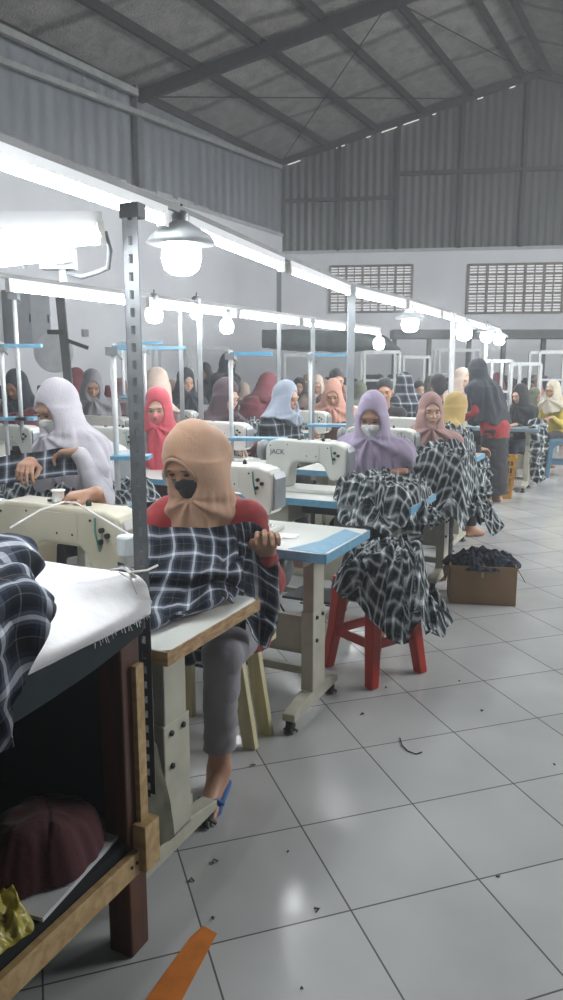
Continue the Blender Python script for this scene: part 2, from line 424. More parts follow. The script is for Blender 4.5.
# ---------------------------------------------------------------- people
def Rxyz(pitch, yaw, roll):
    return np.array((Matrix.Rotation(yaw, 3, 'Z') @ Matrix.Rotation(pitch, 3, 'X') @ Matrix.Rotation(roll, 3, 'Y')))
def unit(v): v = np.array(v, float); return v/(np.linalg.norm(v)+1e-9)
def ik(S, Wt, a, b, pole):
    S = np.array(S, float); Wt = np.array(Wt, float); d = Wt-S; L = np.linalg.norm(d)
    if L > (a+b)*.995: Wt = S+d/L*(a+b)*.995; d = Wt-S; L = (a+b)*.995
    x = (a*a-b*b+L*L)/(2*L); hgt = math.sqrt(max(a*a-x*x, 0)); u = d/L; p = np.array(pole, float); p = unit(p-u*(p@u))
    return S+u*x+p*hgt, Wt
def blob(name, c, r, R, m, parent, n=12):
    bm = bmesh.new(); bmesh.ops.create_uvsphere(bm, u_segments=n, v_segments=max(6, n//2), radius=1)
    Mx = Matrix(R.tolist()).to_4x4() @ Matrix.Diagonal((*r, 1)); Mx.translation = Vector(c)
    bmesh.ops.transform(bm, matrix=Mx, verts=bm.verts)
    me = bpy.data.meshes.new(name); bm.to_mesh(me); bm.free()
    return link_mesh(name, me, m, parent, True)
def person(label, loc, rotz, hijab=None, top=None, legs=None, skin=None, mask=None, pitch=.35, yaw=0., roll=0., lean=.10, side=0.,
           hands=None, handdir=None, curl=.6, h=.008, sit=True, scale=1., hem=.30, hemslope=.4, group=None, feet=None, bare=False, sandal=None,
           face=True, hoodx=1., hair=None, name='person', stand_lean=0.0, inner=None, fold=1.0, bun=False, cw=.235, cy=None, slim=1.0, pole=(.16, .45)):
    """sitting or standing figure, facing local -y"""
    skin = skin or SKIN
    t = thing(name, label, 'person', loc, rotz, group); t.scale = (scale,)*3
    HZ = .50 if sit else .86
    hip = np.array([0, 0, HZ]); neck = np.array([side, -lean, HZ+.50]); chest = (hip*.35+neck*.65)+np.array([0, .02, 0])
    R = Rxyz(pitch, yaw, roll)
    hc = neck+np.array([0, -.015, .055])+R @ np.array([0, -.012, .105])
    HL = lambda p: hc+R @ np.array(p, float)
    S = [neck+np.array([sx*.15*slim, .01, -.070]) for sx in (-1, 1)]
    if hands is None: hands = [(-.17, -.40, HZ+.29), (.17, -.40, HZ+.29)] if sit else [(-.2, -.12, HZ-.04), (.2, -.1, HZ-.04)]
    if handdir is None: handdir = [(.3, -1, -.1), (-.3, -1, -.1)] if sit else [(0, -.2, -1)]*2
    E_, Wr = [], []
    for i, sx in enumerate((-1, 1)):
        e, w = ik(S[i], hands[i], .27, .245, (sx*pole[0], pole[1], -1)); E_.append(e); Wr.append(w)
    if sit: K = [np.array([sx*.12, -.40, HZ+.02]) for sx in (-1, 1)]
    else: K = [np.array([sx*.09, -.02, .47]) for sx in (-1, 1)]
    if feet is None: feet = [(-.12, -.38, .085), (.12, -.38, .085)] if sit else [(-.09, .02, .085), (.09, .0, .085)]
    A_ = [np.array(f, float) for f in feet]
    allp = np.array([hip, neck, *S, *E_, *Wr, *K, *A_, hc]); lo = allp.min(0)-np.array([.25, .27, .12]); hi = allp.max(0)+np.array([.25, .25, .17]); lo[2] = -.01
    # ---- body (one continuous surface)
    B = SDF(lo, hi, h)
    B.cone(chest+(0, 0, .10), (.13, .085), hip-(0, 0, .04), (.15, .105), .04, .7)
    B.ell(chest+(0, -.0, .03), (.15, .10, .15), k=.05); B.ell(hip+(0, .01, .0), (.165, .13, .11), k=.05)
    B.cap(S[0], S[1], .055, k=.04); B.cap(neck-(0, 0, .05), hc+R @ np.array([0, .01, -.06]), .052, .050, .03)
    for i, sx in enumerate((-1, 1)):
        B.cap(S[i], E_[i], .047, .036, .03); B.cap(E_[i], Wr[i], .037, .024, .015)
        B.cap((sx*.085, 0, HZ), K[i], .085, .058, .04); B.cap(K[i], A_[i]+(0, .01, 0), .056, .036, .02)
        # foot
        fd = np.array([0, -1, 0.]); toe = A_[i]+fd*.13; toe[2] = A_[i][2]-.06
        heel = A_[i]+(0, .035, -.055); B.cap(heel, toe, .028, .024, .03); B.cap(A_[i], toe+(0, .03, .005), .036, .022, .03)
        if bare:
            for q, (ox, ln) in enumerate(((-.030, .030), (-.014, .034), (.001, .034), (.016, .030), (.030, .024))):
                o2 = ox*sx*-1
                B.cap(toe+(o2, .005, -.002), toe+(o2*1.15, -ln-.012, -.010), .0115 if q == 0 else .009, .008 if q else .011, .004)
        # hand
        d = unit(handdir[i]); up = unit(np.cross(d, np.cross((0, 0, -1.), d))) if abs(d[2]) < .95 else np.array([0, -1, 0.])
        n = up; s_ = unit(np.cross(d, n))*sx*(1); w = Wr[i]
        if s_[0]*sx > 0: s_ = -s_
        for q, off in enumerate((.031, .0105, -.0105, -.030)):
            b0 = w+s_*off*.55; b1 = w+d*(.082-.006*abs(q-1))+s_*off
            B.cap(b0, b1, .0155, .0115, .014)
            L = (.042, .046, .043, .034)[q]; p0 = b1; ang = .15; sp = s_*off*.12/.03
            for seg in range(3):
                ang += curl*(.8 if seg else .55); dd = unit(d*math.cos(ang)+n*math.sin(ang)+sp*.5)
                p1 = p0+dd*L*(1, .68, .55)[seg]; B.cap(p0, p1, .0098-.0008*seg, .0088-.0008*seg, .004); p0 = p1
        tb = w+d*.022+s_*.022; tm = w+d*.055+s_*.055+n*.018; te = tm+unit(d*.8-s_*.15+n*.5)*.032; tt = te+unit(d*.8-s_*.35+n*.6)*.026
        B.cap(tb, tm, .016, .0125, .01); B.cap(tm, te, .0115, .0105, .004); B.cap(te, tt, .0105, .0085, .004)
    # head
    HE = lambda p, r, k=.02, cut=False: B.ell(HL(p), r, R, k, cut)
    HE((0, .018, .028), (.074, .090, .088)); HE((0, -.020, -.030), (.061, .070, .085), .03); HE((0, -.052, -.092), (.026, .026, .022), .03)
    if face:
        for sx in (-1, 1):
            HE((sx*.034, -.058, -.026), (.024, .022, .024), .02); HE((sx*.031, -.099, .006), (.018, .016, .012), .012, True)
        B.cap(HL((-.034, -.080, .026)), HL((.034, -.080, .026)), .010, .010, .02)
        B.cap(HL((0, -.084, .012)), HL((0, -.104, -.022)), .006, .0095, .010)
        for sx in (-1, 1): HE((sx*.011, -.095, -.026), (.008, .009, .007), .006)
        HE((0, -.088, -.054), (.022, .010, .009), .008); B.cap(HL((-.02, -.1, -.0545)), HL((.02, -.1, -.0545)), .0022, .0022, .004, cut=True)
        if hijab is None:
            for sx in (-1, 1): HE((sx*.076, .008, -.012), (.010, .018, .030), .008)
    B.build('body', skin, t)
    if face:
        for sx in (-1, 1):
            blob('eye', HL((sx*.031, -.0835, .003)), (.0125, .006, .0038), R, EYE, t)
            blob('eyebrow', HL((sx*.033, -.0905, .024)), (.016, .0035, .0028), R @ Rxyz(0, 0, sx*.12), BROW, t, 8)
        if mask is None: blob('lips', HL((0, -.0965, -.0545)), (.019, .005, .0065), R, LIP, t)
    if mask is not None:
        Mk = SDF((-.1, -.13, -.15), (.1, .06, .05), min(h, .006))
        I3 = np.eye(3)
        Mk.ell((0, -.022, -.034), (.070, .078, .094), k=.02); Mk.ell((0, -.055, -.094), (.034, .034, .03), k=.03)
        Mk.cap((0, -.086, .0), (0, -.106, -.026), .012, .014, .02)
        X, Y, Z = Mk.full(); top_ = .004+.10*np.abs(X)*-1.2-.0
        Mk.f = np.maximum(Mk.f, Z-(-.006-.25*np.abs(X))); Mk.f = np.maximum(Mk.f, Y+.012); Mk.f = np.maximum(Mk.f, -(Z+.122))
        Mk.f = Mk.f+.0012*np.sin(Z*420)*(Y < -.05)
        mo = Mk.build('face_mask', mask, t)
        M4 = Matrix(R.tolist()).to_4x4(); M4.translation = Vector(hc); mo.matrix_local = M4
    # ---- blouse
    if top is not None:
        T = SDF(lo, hi, max(h, .007)); g = .016
        T.cone(chest+(0, 0, .10), (.135+g, .09+g), hip-(0, 0, .10), (.165+g, .125+g), .04, .7)
        T.ell(chest+(0, 0, .03), (.155+g, .105+g, .155+g), k=.05); T.ell(hip+(0, .01, .0), (.17+g, .135+g, .12+g), k=.05)
        T.cap(S[0], S[1], .050+g, k=.05)
        for i in range(2):
            T.cap(S[i], E_[i], .047+g, .040+g, .04); wv = E_[i]+(Wr[i]-E_[i])*.93; T.cap(E_[i], wv, .040+g, .022+g, .02)
        X, Y, Z = T.full()
        T.f = T.f+fold*(.006*vnoise(X*9+0*Y+0*Z, Y*9+0*X+0*Z, Z*16+0*X)+.004*ridge(X*17+0*Y+0*Z, Y*17+Z*6+0*X, Z*21+0*X)) if h < .013 else T.f
        T.f = np.maximum(T.f, Z-(neck[2]+.015)+0*X)
        T.build('blouse', top, t)
    # ---- trousers or skirt
    if legs is not None:
        Lg = SDF(lo, hi, max(h, .008)); g = .016
        Lg.ell(hip+(0, .01, .0), (.172, .14, .12), k=.05)
        for i, sx in enumerate((-1, 1)):
            Lg.cap((sx*.085, 0, HZ), K[i], .085+g, .056+g, .04); c_ = K[i]+(A_[i]-K[i])*(.80 if bare else .93); Lg.cap(K[i], c_, .052+g, .040+g, .02)
        if not sit: Lg.cone(hip, (.17, .14), (0, 0, .10), (.20, .17), .04)
        X, Y, Z = Lg.full()
        Lg.f = Lg.f+.006*ridge(X*12+0*Y+0*Z, Y*12+0*X+0*Z, Z*18+0*X)
        for i in range(2):
            pass
        cutz = (A_[0][2]+(.085 if bare else .02)); Lg.f = np.maximum(Lg.f, cutz-Z+0*X)
        Lg.build('trousers' if sit else 'skirt', legs, t)
    if sandal is not None:
        for i, sx in enumerate((-1, 1)):
            m = MB(); a = A_[i]; zz = .0
            m.prism([(a[0]+q[0]*sx, a[1]+q[1]) for q in ((-.035, .06), (.03, .06), (.038, -.04), (.046, -.12), (.03, -.19), (-.02, -.20), (-.045, -.15), (-.035, -.05))], 'z', 0, .022)
            s0 = m.build('sandal', sandal, t, bevel=.006)
            st = MB(); st.tube([(a[0]-.045*1, a[1]-.09, .02), (a[0]-.03, a[1]-.11, .045), (a[0], a[1]-.15, .05), (a[0]+.03, a[1]-.11, .045), (a[0]+.045, a[1]-.09, .02)], .006)
            st.build('strap', sandal, s0, True)
    # ---- head cover
    if hijab is not None:
        hh = h if h < .01 else h*.9
        llo = np.array([neck[0]-.33, neck[1]-.33, neck[2]-hem-.12]); lhi = np.array([neck[0]+.33, neck[1]+.33, hc[2]+.17])
        J = SDF(llo, lhi, hh)
        J.ell(HL((0, .020, .016)), (.088*hoodx, .112, .124), R, .02); J.ell(HL((0, .01, -.06)), (.080, .085, .085), R, .04)
        J.ell(HL((0, -.035, -.112)), (.062, .055, .042), R, .03)
        if bun: J.ell(HL((0, .105, -.04)), (.078, .06, .085), R, .05)
        J.ell(HL((0, -.125, -.010)), (.060, .100, .086), R, .014, True)
        c0 = HL((0, .012, -.01)); cyy = cy or cw*.92
        J.cone(c0, (.086*hoodx, .100), (neck[0], neck[1]+.01+(hip[1]-neck[1])*(hem+.08)/.5*.75, neck[2]-hem-.08), (cw, cyy), .05, .95)
        if cw > .24:
            J.cone(chest+(0, 0, .12), (.16, .13), hip-(0, 0, .08), (cw*.85, cw*.75), .05, .8); J.ell(chest+(0, 0, .03), (.20, .155, .19), k=.05)
        if cw > .2:
            J.cap(S[0], S[1], .078, k=.07)
            for i in range(2): J.cap(S[i], S[i]+(E_[i]-S[i])*(.45 if cw > .22 else .1), .076, .078, .07)
        J.ell(HL((0, -.118, -.008)), (.057, .086, .080), R, .012, True)
        X, Y, Z = J.full(); th = np.arctan2(X-neck[0], -(Y-neck[1])+0*Z)
        low = np.clip((hc[2]-.07-Z)/.25, 0, 1)
        n1 = vnoise(np.sin(th)*4+0*Z+3, np.cos(th)*4+0*Z, Z*2.2+0*X); n2 = ridge(np.sin(th)*5+0*Z, np.cos(th)*5+0*Z+5, Z*2.0+X*2)
        n3 = ridge(X*9+Z*7+0*Y, Y*9+0*X+Z*3, Z*5+0*X)
        ch = HL((0, -.06, -.125)); dx_, dz_ = X-ch[0]+0*Y, ch[2]-Z+0*Y; phi = np.arctan2(dx_, dz_+.02+0*X); fr = np.clip((neck[1]+.02-Y)/.06, 0, 1)*np.clip((dz_+.03)/.05, 0, 1)
        star = np.sin(phi*8.5+2.2*vnoise(dx_*6, dz_*5, 1.7)+1.3)
        J.f = J.f+fold*(low*(.020*n1+.017*n2)*(1-.5*fr)+.011*star*fr+.0045*n3*(.5+low)+.0065*ridge(X*5+Z*3+0*Y+neck[0]*9, Y*4+Z*6+0*X+2, Z*3-Y*2+0*X)*(1-low))
        hz = neck[2]-hem-hemslope*(-(Y-neck[1])*.5)+.25*np.abs(X-neck[0])+.02*n1
        J.f = np.maximum(J.f, hz-Z)
        J.build('headscarf', hijab, t)
        if inner is not None:
            a = [HL((.060*math.sin(q), -.070-.014*math.cos(q)*0-.012, -.012+.078*math.cos(q))) for q in np.linspace(-1.5, 1.5, 13)]
            mm = MB(); mm.tube(a, .006); mm.build('inner_cap_edge', inner, t, True)
    elif hair is not None:
        Hs = SDF(hc-.2, hc+.2, max(h*.8, .006))
        Hs.ell(HL((0, .030, .040)), (.084, .098, .092), R, .02); Hs.ell(HL((0, .085, -.03)), (.06, .05, .07), R, .03)
        Hs.ell(HL((0, -.10, -.03)), (.075, .085, .085), R, .02, True)
        Hs.build('hair', hair, t)
    return t
# ---------------------------------------------------------------- hall: floor, walls, roof
def floor_mat():
    m, t, b = nt('glazed_floor_tiles'); N = t.nodes; L = t.links
    tc = N.new('ShaderNodeTexCoord'); br = N.new('ShaderNodeTexBrick'); br.offset = 0; br.squash = 1
    br.inputs['Scale'].default_value = 1; br.inputs['Brick Width'].default_value = .4; br.inputs['Row Height'].default_value = .4
    br.inputs['Mortar Size'].default_value = .0028; br.inputs['Mortar Smooth'].default_value = .2; br.inputs['Bias'].default_value = 0
    br.inputs['Color1'].default_value = (.47, .48, .475, 1); br.inputs['Color2'].default_value = (.52, .53, .525, 1); br.inputs['Mortar'].default_value = (.12, .12, .115, 1)
    n = N.new('ShaderNodeTexNoise'); n.inputs['Scale'].default_value = 2.2; n.inputs['Detail'].default_value = 7
    r = N.new('ShaderNodeMapRange'); r.inputs[1].default_value = .3; r.inputs[2].default_value = .7; r.inputs[3].default_value = .86; r.inputs[4].default_value = 1.06
    sc = N.new('ShaderNodeVectorMath'); sc.operation = 'SCALE'
    L.new(tc.outputs['Object'], br.inputs['Vector']); L.new(tc.outputs['Object'], n.inputs['Vector']); L.new(n.outputs[0], r.inputs[0])
    L.new(br.outputs[0], sc.inputs[0]); L.new(r.outputs[0], sc.inputs['Scale']); L.new(sc.outputs[0], b.inputs['Base Color'])
    r2 = N.new('ShaderNodeMapRange'); r2.inputs[1].default_value = .3; r2.inputs[2].default_value = .7; r2.inputs[3].default_value = .10; r2.inputs[4].default_value = .26
    L.new(n.outputs[0], r2.inputs[0]); L.new(r2.outputs[0], b.inputs['Roughness'])
    bp = N.new('ShaderNodeBump'); bp.inputs['Strength'].default_value = .25; bp.inputs['Distance'].default_value = .003; bp.invert = True
    L.new(br.outputs['Fac'], bp.inputs['Height']); L.new(bp.outputs[0], b.inputs['Normal'])
    return m
m = MB(); m.box(-14, 14, -9, 22, -.08, 0)
fl = m.build('floor', floor_mat()); fl.location = (.443, 2.319, 0); fl.rotation_euler = (0, 0, math.radians(18.3)); setp(fl, kind='structure')
CN = Vector((0, 19, 0)); AX = Vector((.4787, .8780, 0)); NL = Vector((.878, -.4787, 0)); BD = Vector((.9903, -.1392, 0)); NB = Vector((-.1392, -.9903, 0))
def corr(name, c1, c2, per=.18, axis=0):
    m, t, b = nt(name); N = t.nodes; L = t.links
    tc = N.new('ShaderNodeTexCoord'); wv = N.new('ShaderNodeTexWave'); wv.wave_type = 'BANDS'; wv.bands_direction = 'X'; wv.inputs['Scale'].default_value = .314/per; wv.inputs['Distortion'].default_value = .05
    mp = N.new('ShaderNodeMapping'); mp.inputs['Scale'].default_value = (1.3, 1, .35)
    n = N.new('ShaderNodeTexNoise'); n.inputs['Scale'].default_value = 1.6; n.inputs['Detail'].default_value = 6
    r = N.new('ShaderNodeValToRGB'); r.color_ramp.elements[0].position = .3; r.color_ramp.elements[1].position = .7
    r.color_ramp.elements[0].color = (*c1, 1); r.color_ramp.elements[1].color = (*c2, 1)
    bp = N.new('ShaderNodeBump'); bp.inputs['Strength'].default_value = .9; bp.inputs['Distance'].default_value = .03
    L.new(tc.outputs['Object'], wv.inputs['Vector']); L.new(wv.outputs['Fac'], bp.inputs['Height']); L.new(bp.outputs[0], b.inputs['Normal'])
    L.new(tc.outputs['Object'], mp.inputs[0]); L.new(mp.outputs[0], n.inputs['Vector']); L.new(n.outputs[0], r.inputs[0]); L.new(r.outputs[0], b.inputs['Base Color'])
    b.inputs['Roughness'].default_value = .55
    return m
PLAST = mat('painted_plaster', (.72, .745, .78), .8, var=.07, vs=.9, bump=.1, bs=6)
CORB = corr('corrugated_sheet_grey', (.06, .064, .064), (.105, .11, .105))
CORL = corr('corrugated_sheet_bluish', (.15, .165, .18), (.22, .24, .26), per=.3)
STEEL = mat('dark_roof_steel', (.035, .037, .036), .6, metal=.2, var=.2)
PIPEM = mat('pale_pipe_paint', (.27, .28, .27), .6, var=.15)
def frame_obj(name, o, xd, m_, mk, kind='structure', **kw):
    """mesh built in wall coordinates: x along the wall, y out of the wall, z up"""
    b = MB(); mk(b); ob = b.build(name, m_, **kw)
    y = Vector((0, 0, 1)).cross(xd); Mx = Matrix((xd, y, Vector((0, 0, 1)))).transposed().to_4x4(); Mx.translation = o
    ob.matrix_world = Mx
    if kind: ob['kind'] = kind
    return ob
# left wall: x runs from the corner towards the camera
LW = lambda n, m_, mk, **kw: frame_obj(n, CN, -AX, m_, mk, **kw)
BW = lambda n, m_, mk, **kw: frame_obj(n, CN, BD, m_, mk, **kw)     # y points away from the room (+) behind
LW('wall_left', PLAST, lambda b: b.box(-.2, 24, -.2, 0, 0, 4.62))
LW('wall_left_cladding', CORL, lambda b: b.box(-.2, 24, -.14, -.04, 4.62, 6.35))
BW('wall_back', PLAST, lambda b: b.box(-.2, 13, 0, .2, 0, 4.2))
def gable(b):
    b.prism([(-.2, 4.2), (13, 4.2), (13, 5.93), (5.83, 7.99), (-.2, 6.25)], 'y', .04, .12)
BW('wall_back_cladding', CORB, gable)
def ledge(b):
    b.box(0, 24, -.02, .05, 4.56, 4.63)
    r = random.Random(2)
    for i in range(26):
        x = r.uniform(3, 12); b.box(x, x+r.uniform(.1, .6), .0, .07, 4.60, 4.60+r.uniform(.03, .08))
LW('trim_1', mat('pale_ledge', (.42, .44, .45), .8), ledge)
BW('trim_2', mat('pale_ledge', (.42, .44, .45), .8), lambda b: b.box(0, 13, -.04, .02, 4.15, 4.22))
# roof: insulation sheet on purlins
RS = (7.99-6.31)/5.83
def roof_pt(s, a, dz=0): p = CN+BD*s+AX*a; return Vector((p.x, p.y, 6.31+(RS*s if s < 5.83 else RS*(2*5.83-s))+dz))
def roof_mat():
    m, t, b = nt('foil_insulation'); N = t.nodes; L = t.links
    tc = N.new('ShaderNodeTexCoord')
    n = N.new('ShaderNodeTexNoise'); n.inputs['Scale'].default_value = 3.2; n.inputs['Detail'].default_value = 9; n.inputs['Roughness'].default_value = .7; n.inputs['Distortion'].default_value = .6
    r = N.new('ShaderNodeValToRGB'); r.color_ramp.elements[0].position = .32; r.color_ramp.elements[1].position = .68
    r.color_ramp.elements[0].color = (.20, .195, .18, 1); r.color_ramp.elements[1].color = (.42, .41, .39, 1)
    wv = N.new('ShaderNodeTexWave'); wv.bands_direction = 'Y'; wv.inputs['Scale'].default_value = .17; wv.inputs['Distortion'].default_value = 1.3; wv.inputs['Detail'].default_value = 2; wv.inputs['Detail Scale'].default_value = 2
    mr = N.new('ShaderNodeMapRange'); mr.inputs[1].default_value = 0; mr.inputs[2].default_value = .04; mr.inputs[3].default_value = .45; mr.inputs[4].default_value = 1
    sc = N.new('ShaderNodeVectorMath'); sc.operation = 'SCALE'
    v = N.new('ShaderNodeTexVoronoi'); v.inputs['Scale'].default_value = 5; v.feature = 'DISTANCE_TO_EDGE'
    n3 = N.new('ShaderNodeTexNoise'); n3.inputs['Scale'].default_value = 26; n3.inputs['Detail'].default_value = 4
    ad = N.new('ShaderNodeMath'); ad.operation = 'ADD'
    bp = N.new('ShaderNodeBump'); bp.inputs['Strength'].default_value = 1; bp.inputs['Distance'].default_value = .06
    L.new(tc.outputs['Object'], n.inputs['Vector']); L.new(tc.outputs['Object'], wv.inputs['Vector']); L.new(tc.outputs['Object'], v.inputs['Vector']); L.new(tc.outputs['Object'], n3.inputs['Vector'])
    L.new(n.outputs[0], r.inputs[0]); L.new(wv.outputs['Fac'], mr.inputs[0]); L.new(r.outputs[0], sc.inputs[0]); L.new(mr.outputs[0], sc.inputs['Scale']); L.new(sc.outputs[0], b.inputs['Base Color'])
    L.new(n.outputs[0], ad.inputs[0]); L.new(n3.outputs[0], ad.inputs[1]); L.new(ad.outputs[0], bp.inputs['Height']); L.new(bp.outputs[0], b.inputs['Normal'])
    b.inputs['Roughness'].default_value = .5; b.inputs['Metallic'].default_value = .15
    return m
RM = roof_mat()
def slab(name, s0, s1):
    # local frame: x along the rake, y along the building
    xd = (roof_pt(s1, 0)-roof_pt(s0, 0)).normalized(); nn = xd.cross(AX).normalized(); yd = nn.cross(xd)
    b = MB(); b.bm.faces  # quads
    P = []
    for dz in (0, .06):
        for (s, a) in ((s0, -24), (s1, -24), (s1, .5), (s0, .5)): P.append(b.bm.verts.new(roof_pt(s, a, dz)))
    for f in ((0, 1, 2, 3), (7, 6, 5, 4), (0, 4, 5, 1), (1, 5, 6, 2), (2, 6, 7, 3), (3, 7, 4, 0)): b.bm.faces.new([P[i] for i in f])
    Mx = Matrix((xd, yd, nn)).transposed().to_4x4(); Mx.translation = roof_pt(s0, 0)
    bmesh.ops.transform(b.bm, matrix=Mx.inverted(), verts=b.bm.verts)
    o = b.build(name, RM); o.matrix_world = Mx; o['kind'] = 'structure'; return o
slab('ceiling', -.3, 5.83); slab('ceiling_far_slope', 5.83, 13)
for i, s in enumerate((-.02, 1.15, 2.26, 3.33, 4.43, 5.5, 6.1, 7.2, 8.3, 9.4)):
    b = MB(); b.bar(roof_pt(s, -23, -.07), roof_pt(s, .0, -.07), .07, .15)
    setp(b.build('trim_%d' % (10+i), STEEL), kind='structure')
def rafter(name, s_a, s_b, a, w=.12, h=.20, dz=-.22):
    b = MB(); b.bar(roof_pt(s_a, a, dz), roof_pt(s_b, a, dz), w, h); setp(b.build(name, STEEL), kind='structure')
a_col = -5.45
rafter('trim_30', 0, 5.83, a_col); rafter('trim_31', 5.83, 12, a_col)
rafter('trim_32', 0, 5.83, -.16, .10, .14, -.12); rafter('trim_33', 5.83, 12, -.16, .10, .14, -.12)
rafter('trim_34', 0, 5.83, a_col*2.2); rafter('trim_35', 5.83, 12, a_col*2.2)
b = MB()
for (s1, a1, s2, a2) in ((.1, -5.4, 4.4, -.3), (4.4, -5.4, .1, -.3), (4.5, -5.4, 5.8, -.3)): b.tube([roof_pt(s1, a1, -.2), roof_pt(s2, a2, -.2)], .012, 6)
setp(b.build('trim_36', STEEL), kind='structure')
# columns and girts
def col(name, base, h, w=.16, d=.16):
    b = MB(); x, y = base.x, base.y; b.bar((x, y, 0), (x, y, h), w, d); setp(b.build(name, mat('column_steel', (.13, .14, .145), .6, var=.15)), kind='structure')
LW('trim_40', mat('column_steel', (.13, .14, .145), .6, var=.15), lambda b: (b.box(5.35, 5.50, 0, .12, 4.62, 6.3), b.box(10.9, 11.05, 0, .12, 4.62, 6.3)))
LW('trim_41', PIPEM, lambda b: (b.bar((24, .14, 5.05), (12.4, .14, 5.52), .10, .10), b.bar((12.4, .14, 5.52), (.25, .12, 6.08), .085, .085)))
LW('trim_42', PIPEM, lambda b: b.bar((24, .22, 5.9), (5.55, .16, 6.14), .09, .11))
def girts(b):
    b.box(.1, 2.75, -.05, .04, 5.34, 5.42); b.box(2.8, 8, -.05, .04, 5.86, 5.95)
    for s in (1.38, 2.75, 4.2, 5.6, 7.1): b.box(s-.045, s+.045, -.07, .04, 4.2, 6.31+RS*min(s, 2*5.83-s)-.1)
BW('trim_43', STEEL, girts)
# light leaking along the rake where the sheets do not meet
GAP = emit('daylight_gap', (1, .97, .9), .8)
for i, (s0, s1, w) in enumerate(((2.35, 2.75, .035), (2.85, 3.2, .03), (.15, .45, .03), (4.5, 4.62, .03), (5.2, 5.32, .03), (3.5, 3.58, .02), (1.3, 1.5, .012), (2.0, 2.1, .015))):
    BW('trim_%d' % (50+i), GAP, lambda b, s0=s0, s1=s1, w=w: b.prism([(s0, 6.15+RS*s0), (s1, 6.15+RS*s1), (s1, 6.15+w+RS*s1), (s0, 6.15+w*.5+RS*s0)], 'y', -.02, .035))
# ventilation block panels
VB = mat('vent_block_brown', (.25, .215, .19), .8, var=.2, vs=14); VG = emit('vent_daylight', (.90, .93, 1), .35)
def vent(n, s0, s1, z0, z1, nc, nr):
    def mk(b):
        b.box(s0-.02, s1+.02, -.05, .0, z0-.02, z0+.02); b.box(s0-.02, s1+.02, -.05, 0, z1-.02, z1+.02)
        cw = (s1-s0)/nc; rh = (z1-z0)/nr
        for i in range(nc+1): b.box(s0+i*cw-.028, s0+i*cw+.028, -.05, -.002, z0, z1)
        for j in range(nr+1): b.box(s0, s1, -.05, -.002, z0+j*rh-.026, z0+j*rh+.026)
        for i in range(nc):
            b.box(s0+(i+.5)*cw-.012, s0+(i+.5)*cw+.012, -.035, -.002, z0, z1)
            for j in range(nr):
                for q in (.36, .66): b.box(s0+i*cw, s0+(i+1)*cw, -.035, -.002, z0+(j+q)*rh-.012, z0+(j+q)*rh+.012)
    w = BW('window_%d' % n, VB, mk)
    g = MB(); g.box(s0, s1, -.001, 0, z0, z1); o = g.build('window_opening', VG, w); o['label'] = 'bright daylight behind the vent blocks'
vent(1, 1.19, 3.15, 2.77, 3.84, 5, 5); vent(2, 4.46, 6.62, 2.72, 3.82, 5, 5)

# ---------------------------------------------------------------- lamps on rails
RAILM = mat('light_rail_grey', (.19, .19, .19), .6, var=.15)
def tube_lamp(a, b_, label, group, r=.015, off=.030):
    a = Vector(a); b_ = Vector(b_); d = b_-a; L = d.length; t = thing('tube_lamp', label, 'lamp', a, math.atan2(d.y, d.x), group)
    pr = -math.atan2(d.z, math.hypot(d.x, d.y)); t.rotation_euler = (0, pr, math.atan2(d.y, d.x))
    m = MB(); m.box(0, L, -.014, .014, -.012, .02); m.build('batten', mat('lamp_batten_white', (.7, .72, .74), .4, var=0), t)
    m = MB(); m.tube([(.03, 0, -off), (L-.03, 0, -off)], r, 10); m.build('tube', TUBEM, t, True)
    for x in (0, L-.03): m = MB(); m.box(x, x+.03, -.016, .016, -off-.02, .0); m.build('lamp_holder', MWHITE, t)
    return t
def bulb_lamp(p, label, group, r=.06, cord=.12, shade=True, br=None):
    t = thing('bulb_lamp', label, 'lamp', p, 0, group); r0 = br or r
    m = MB(); m.lathe([(.001, -r0*1.0), (r0*.5, -r0*.95), (r0*.85, -r0*.7), (r0*1.0, -.2*r0), (r0*.97, .4*r0), (r0*.7, .9*r0), (.03, r0*1.1)], n=20); m.build('bulb', BULBM, t, True)
    m = MB(); m.lathe([(.030, r0*1.05), (.034, r0*1.1+.06), (.02, r0*1.1+.075)], n=14); m.build('socket', GREYM, t, True)
    m = MB(); m.tube([(0, 0, r0*1.1+.07), (.005, 0, r0*1.1+.07+cord)], .005, 6); m.build('cord', BLACKP, t)
    if shade:
        m = MB(); m.lathe([(r0*1.75, r0*.55), (r0*1.5, r0*.95), (r0*.8, r0*1.35), (.03, r0*1.6), (.028, r0*1.55), (r0*.75, r0*1.28), (r0*1.45, r0*.88), (r0*1.68, r0*.52)], n=24)
        m.build('shade', mat('enamel_shade_grey', (.5, .54, .56), .4, var=.05), t, True)
    return t
R1 = [Vector((-.87, 1.68, 2.0)), Vector((-.40, 2.87, 2.0)), Vector((.02, 4.15, 2.0)), Vector((.49, 5.50, 2.0)), Vector((1.07, 6.62, 2.0)), Vector((1.62, 7.84, 2.0)), Vector((2.17, 9.06, 2.0)), Vector((2.72, 10.28, 2.0)), Vector((3.27, 11.5, 2.0))]
R2 = [Vector((-2.03, 3.0, 1.9)), Vector((-1.48, 4.08, 1.9)), Vector((-.93, 5.2, 1.9)), Vector((-.35, 6.28, 1.9)), Vector((.18, 7.4, 1.9)), Vector((.71, 8.52, 1.9)), Vector((1.24, 9.64, 1.9))]
nm1 = ['nearest tube lamp of the front rail, at the upper left edge', 'tube lamp of the front rail just behind the big hanging bulb', 'tube lamp of the front rail before the tall grey post', 'tube lamp of the front rail behind the tall grey post', 'fifth tube lamp from the front on the front rail', 'sixth tube lamp from the front on the front rail', 'seventh tube lamp from the front on the front rail', 'last tube lamp at the far end of the front rail']
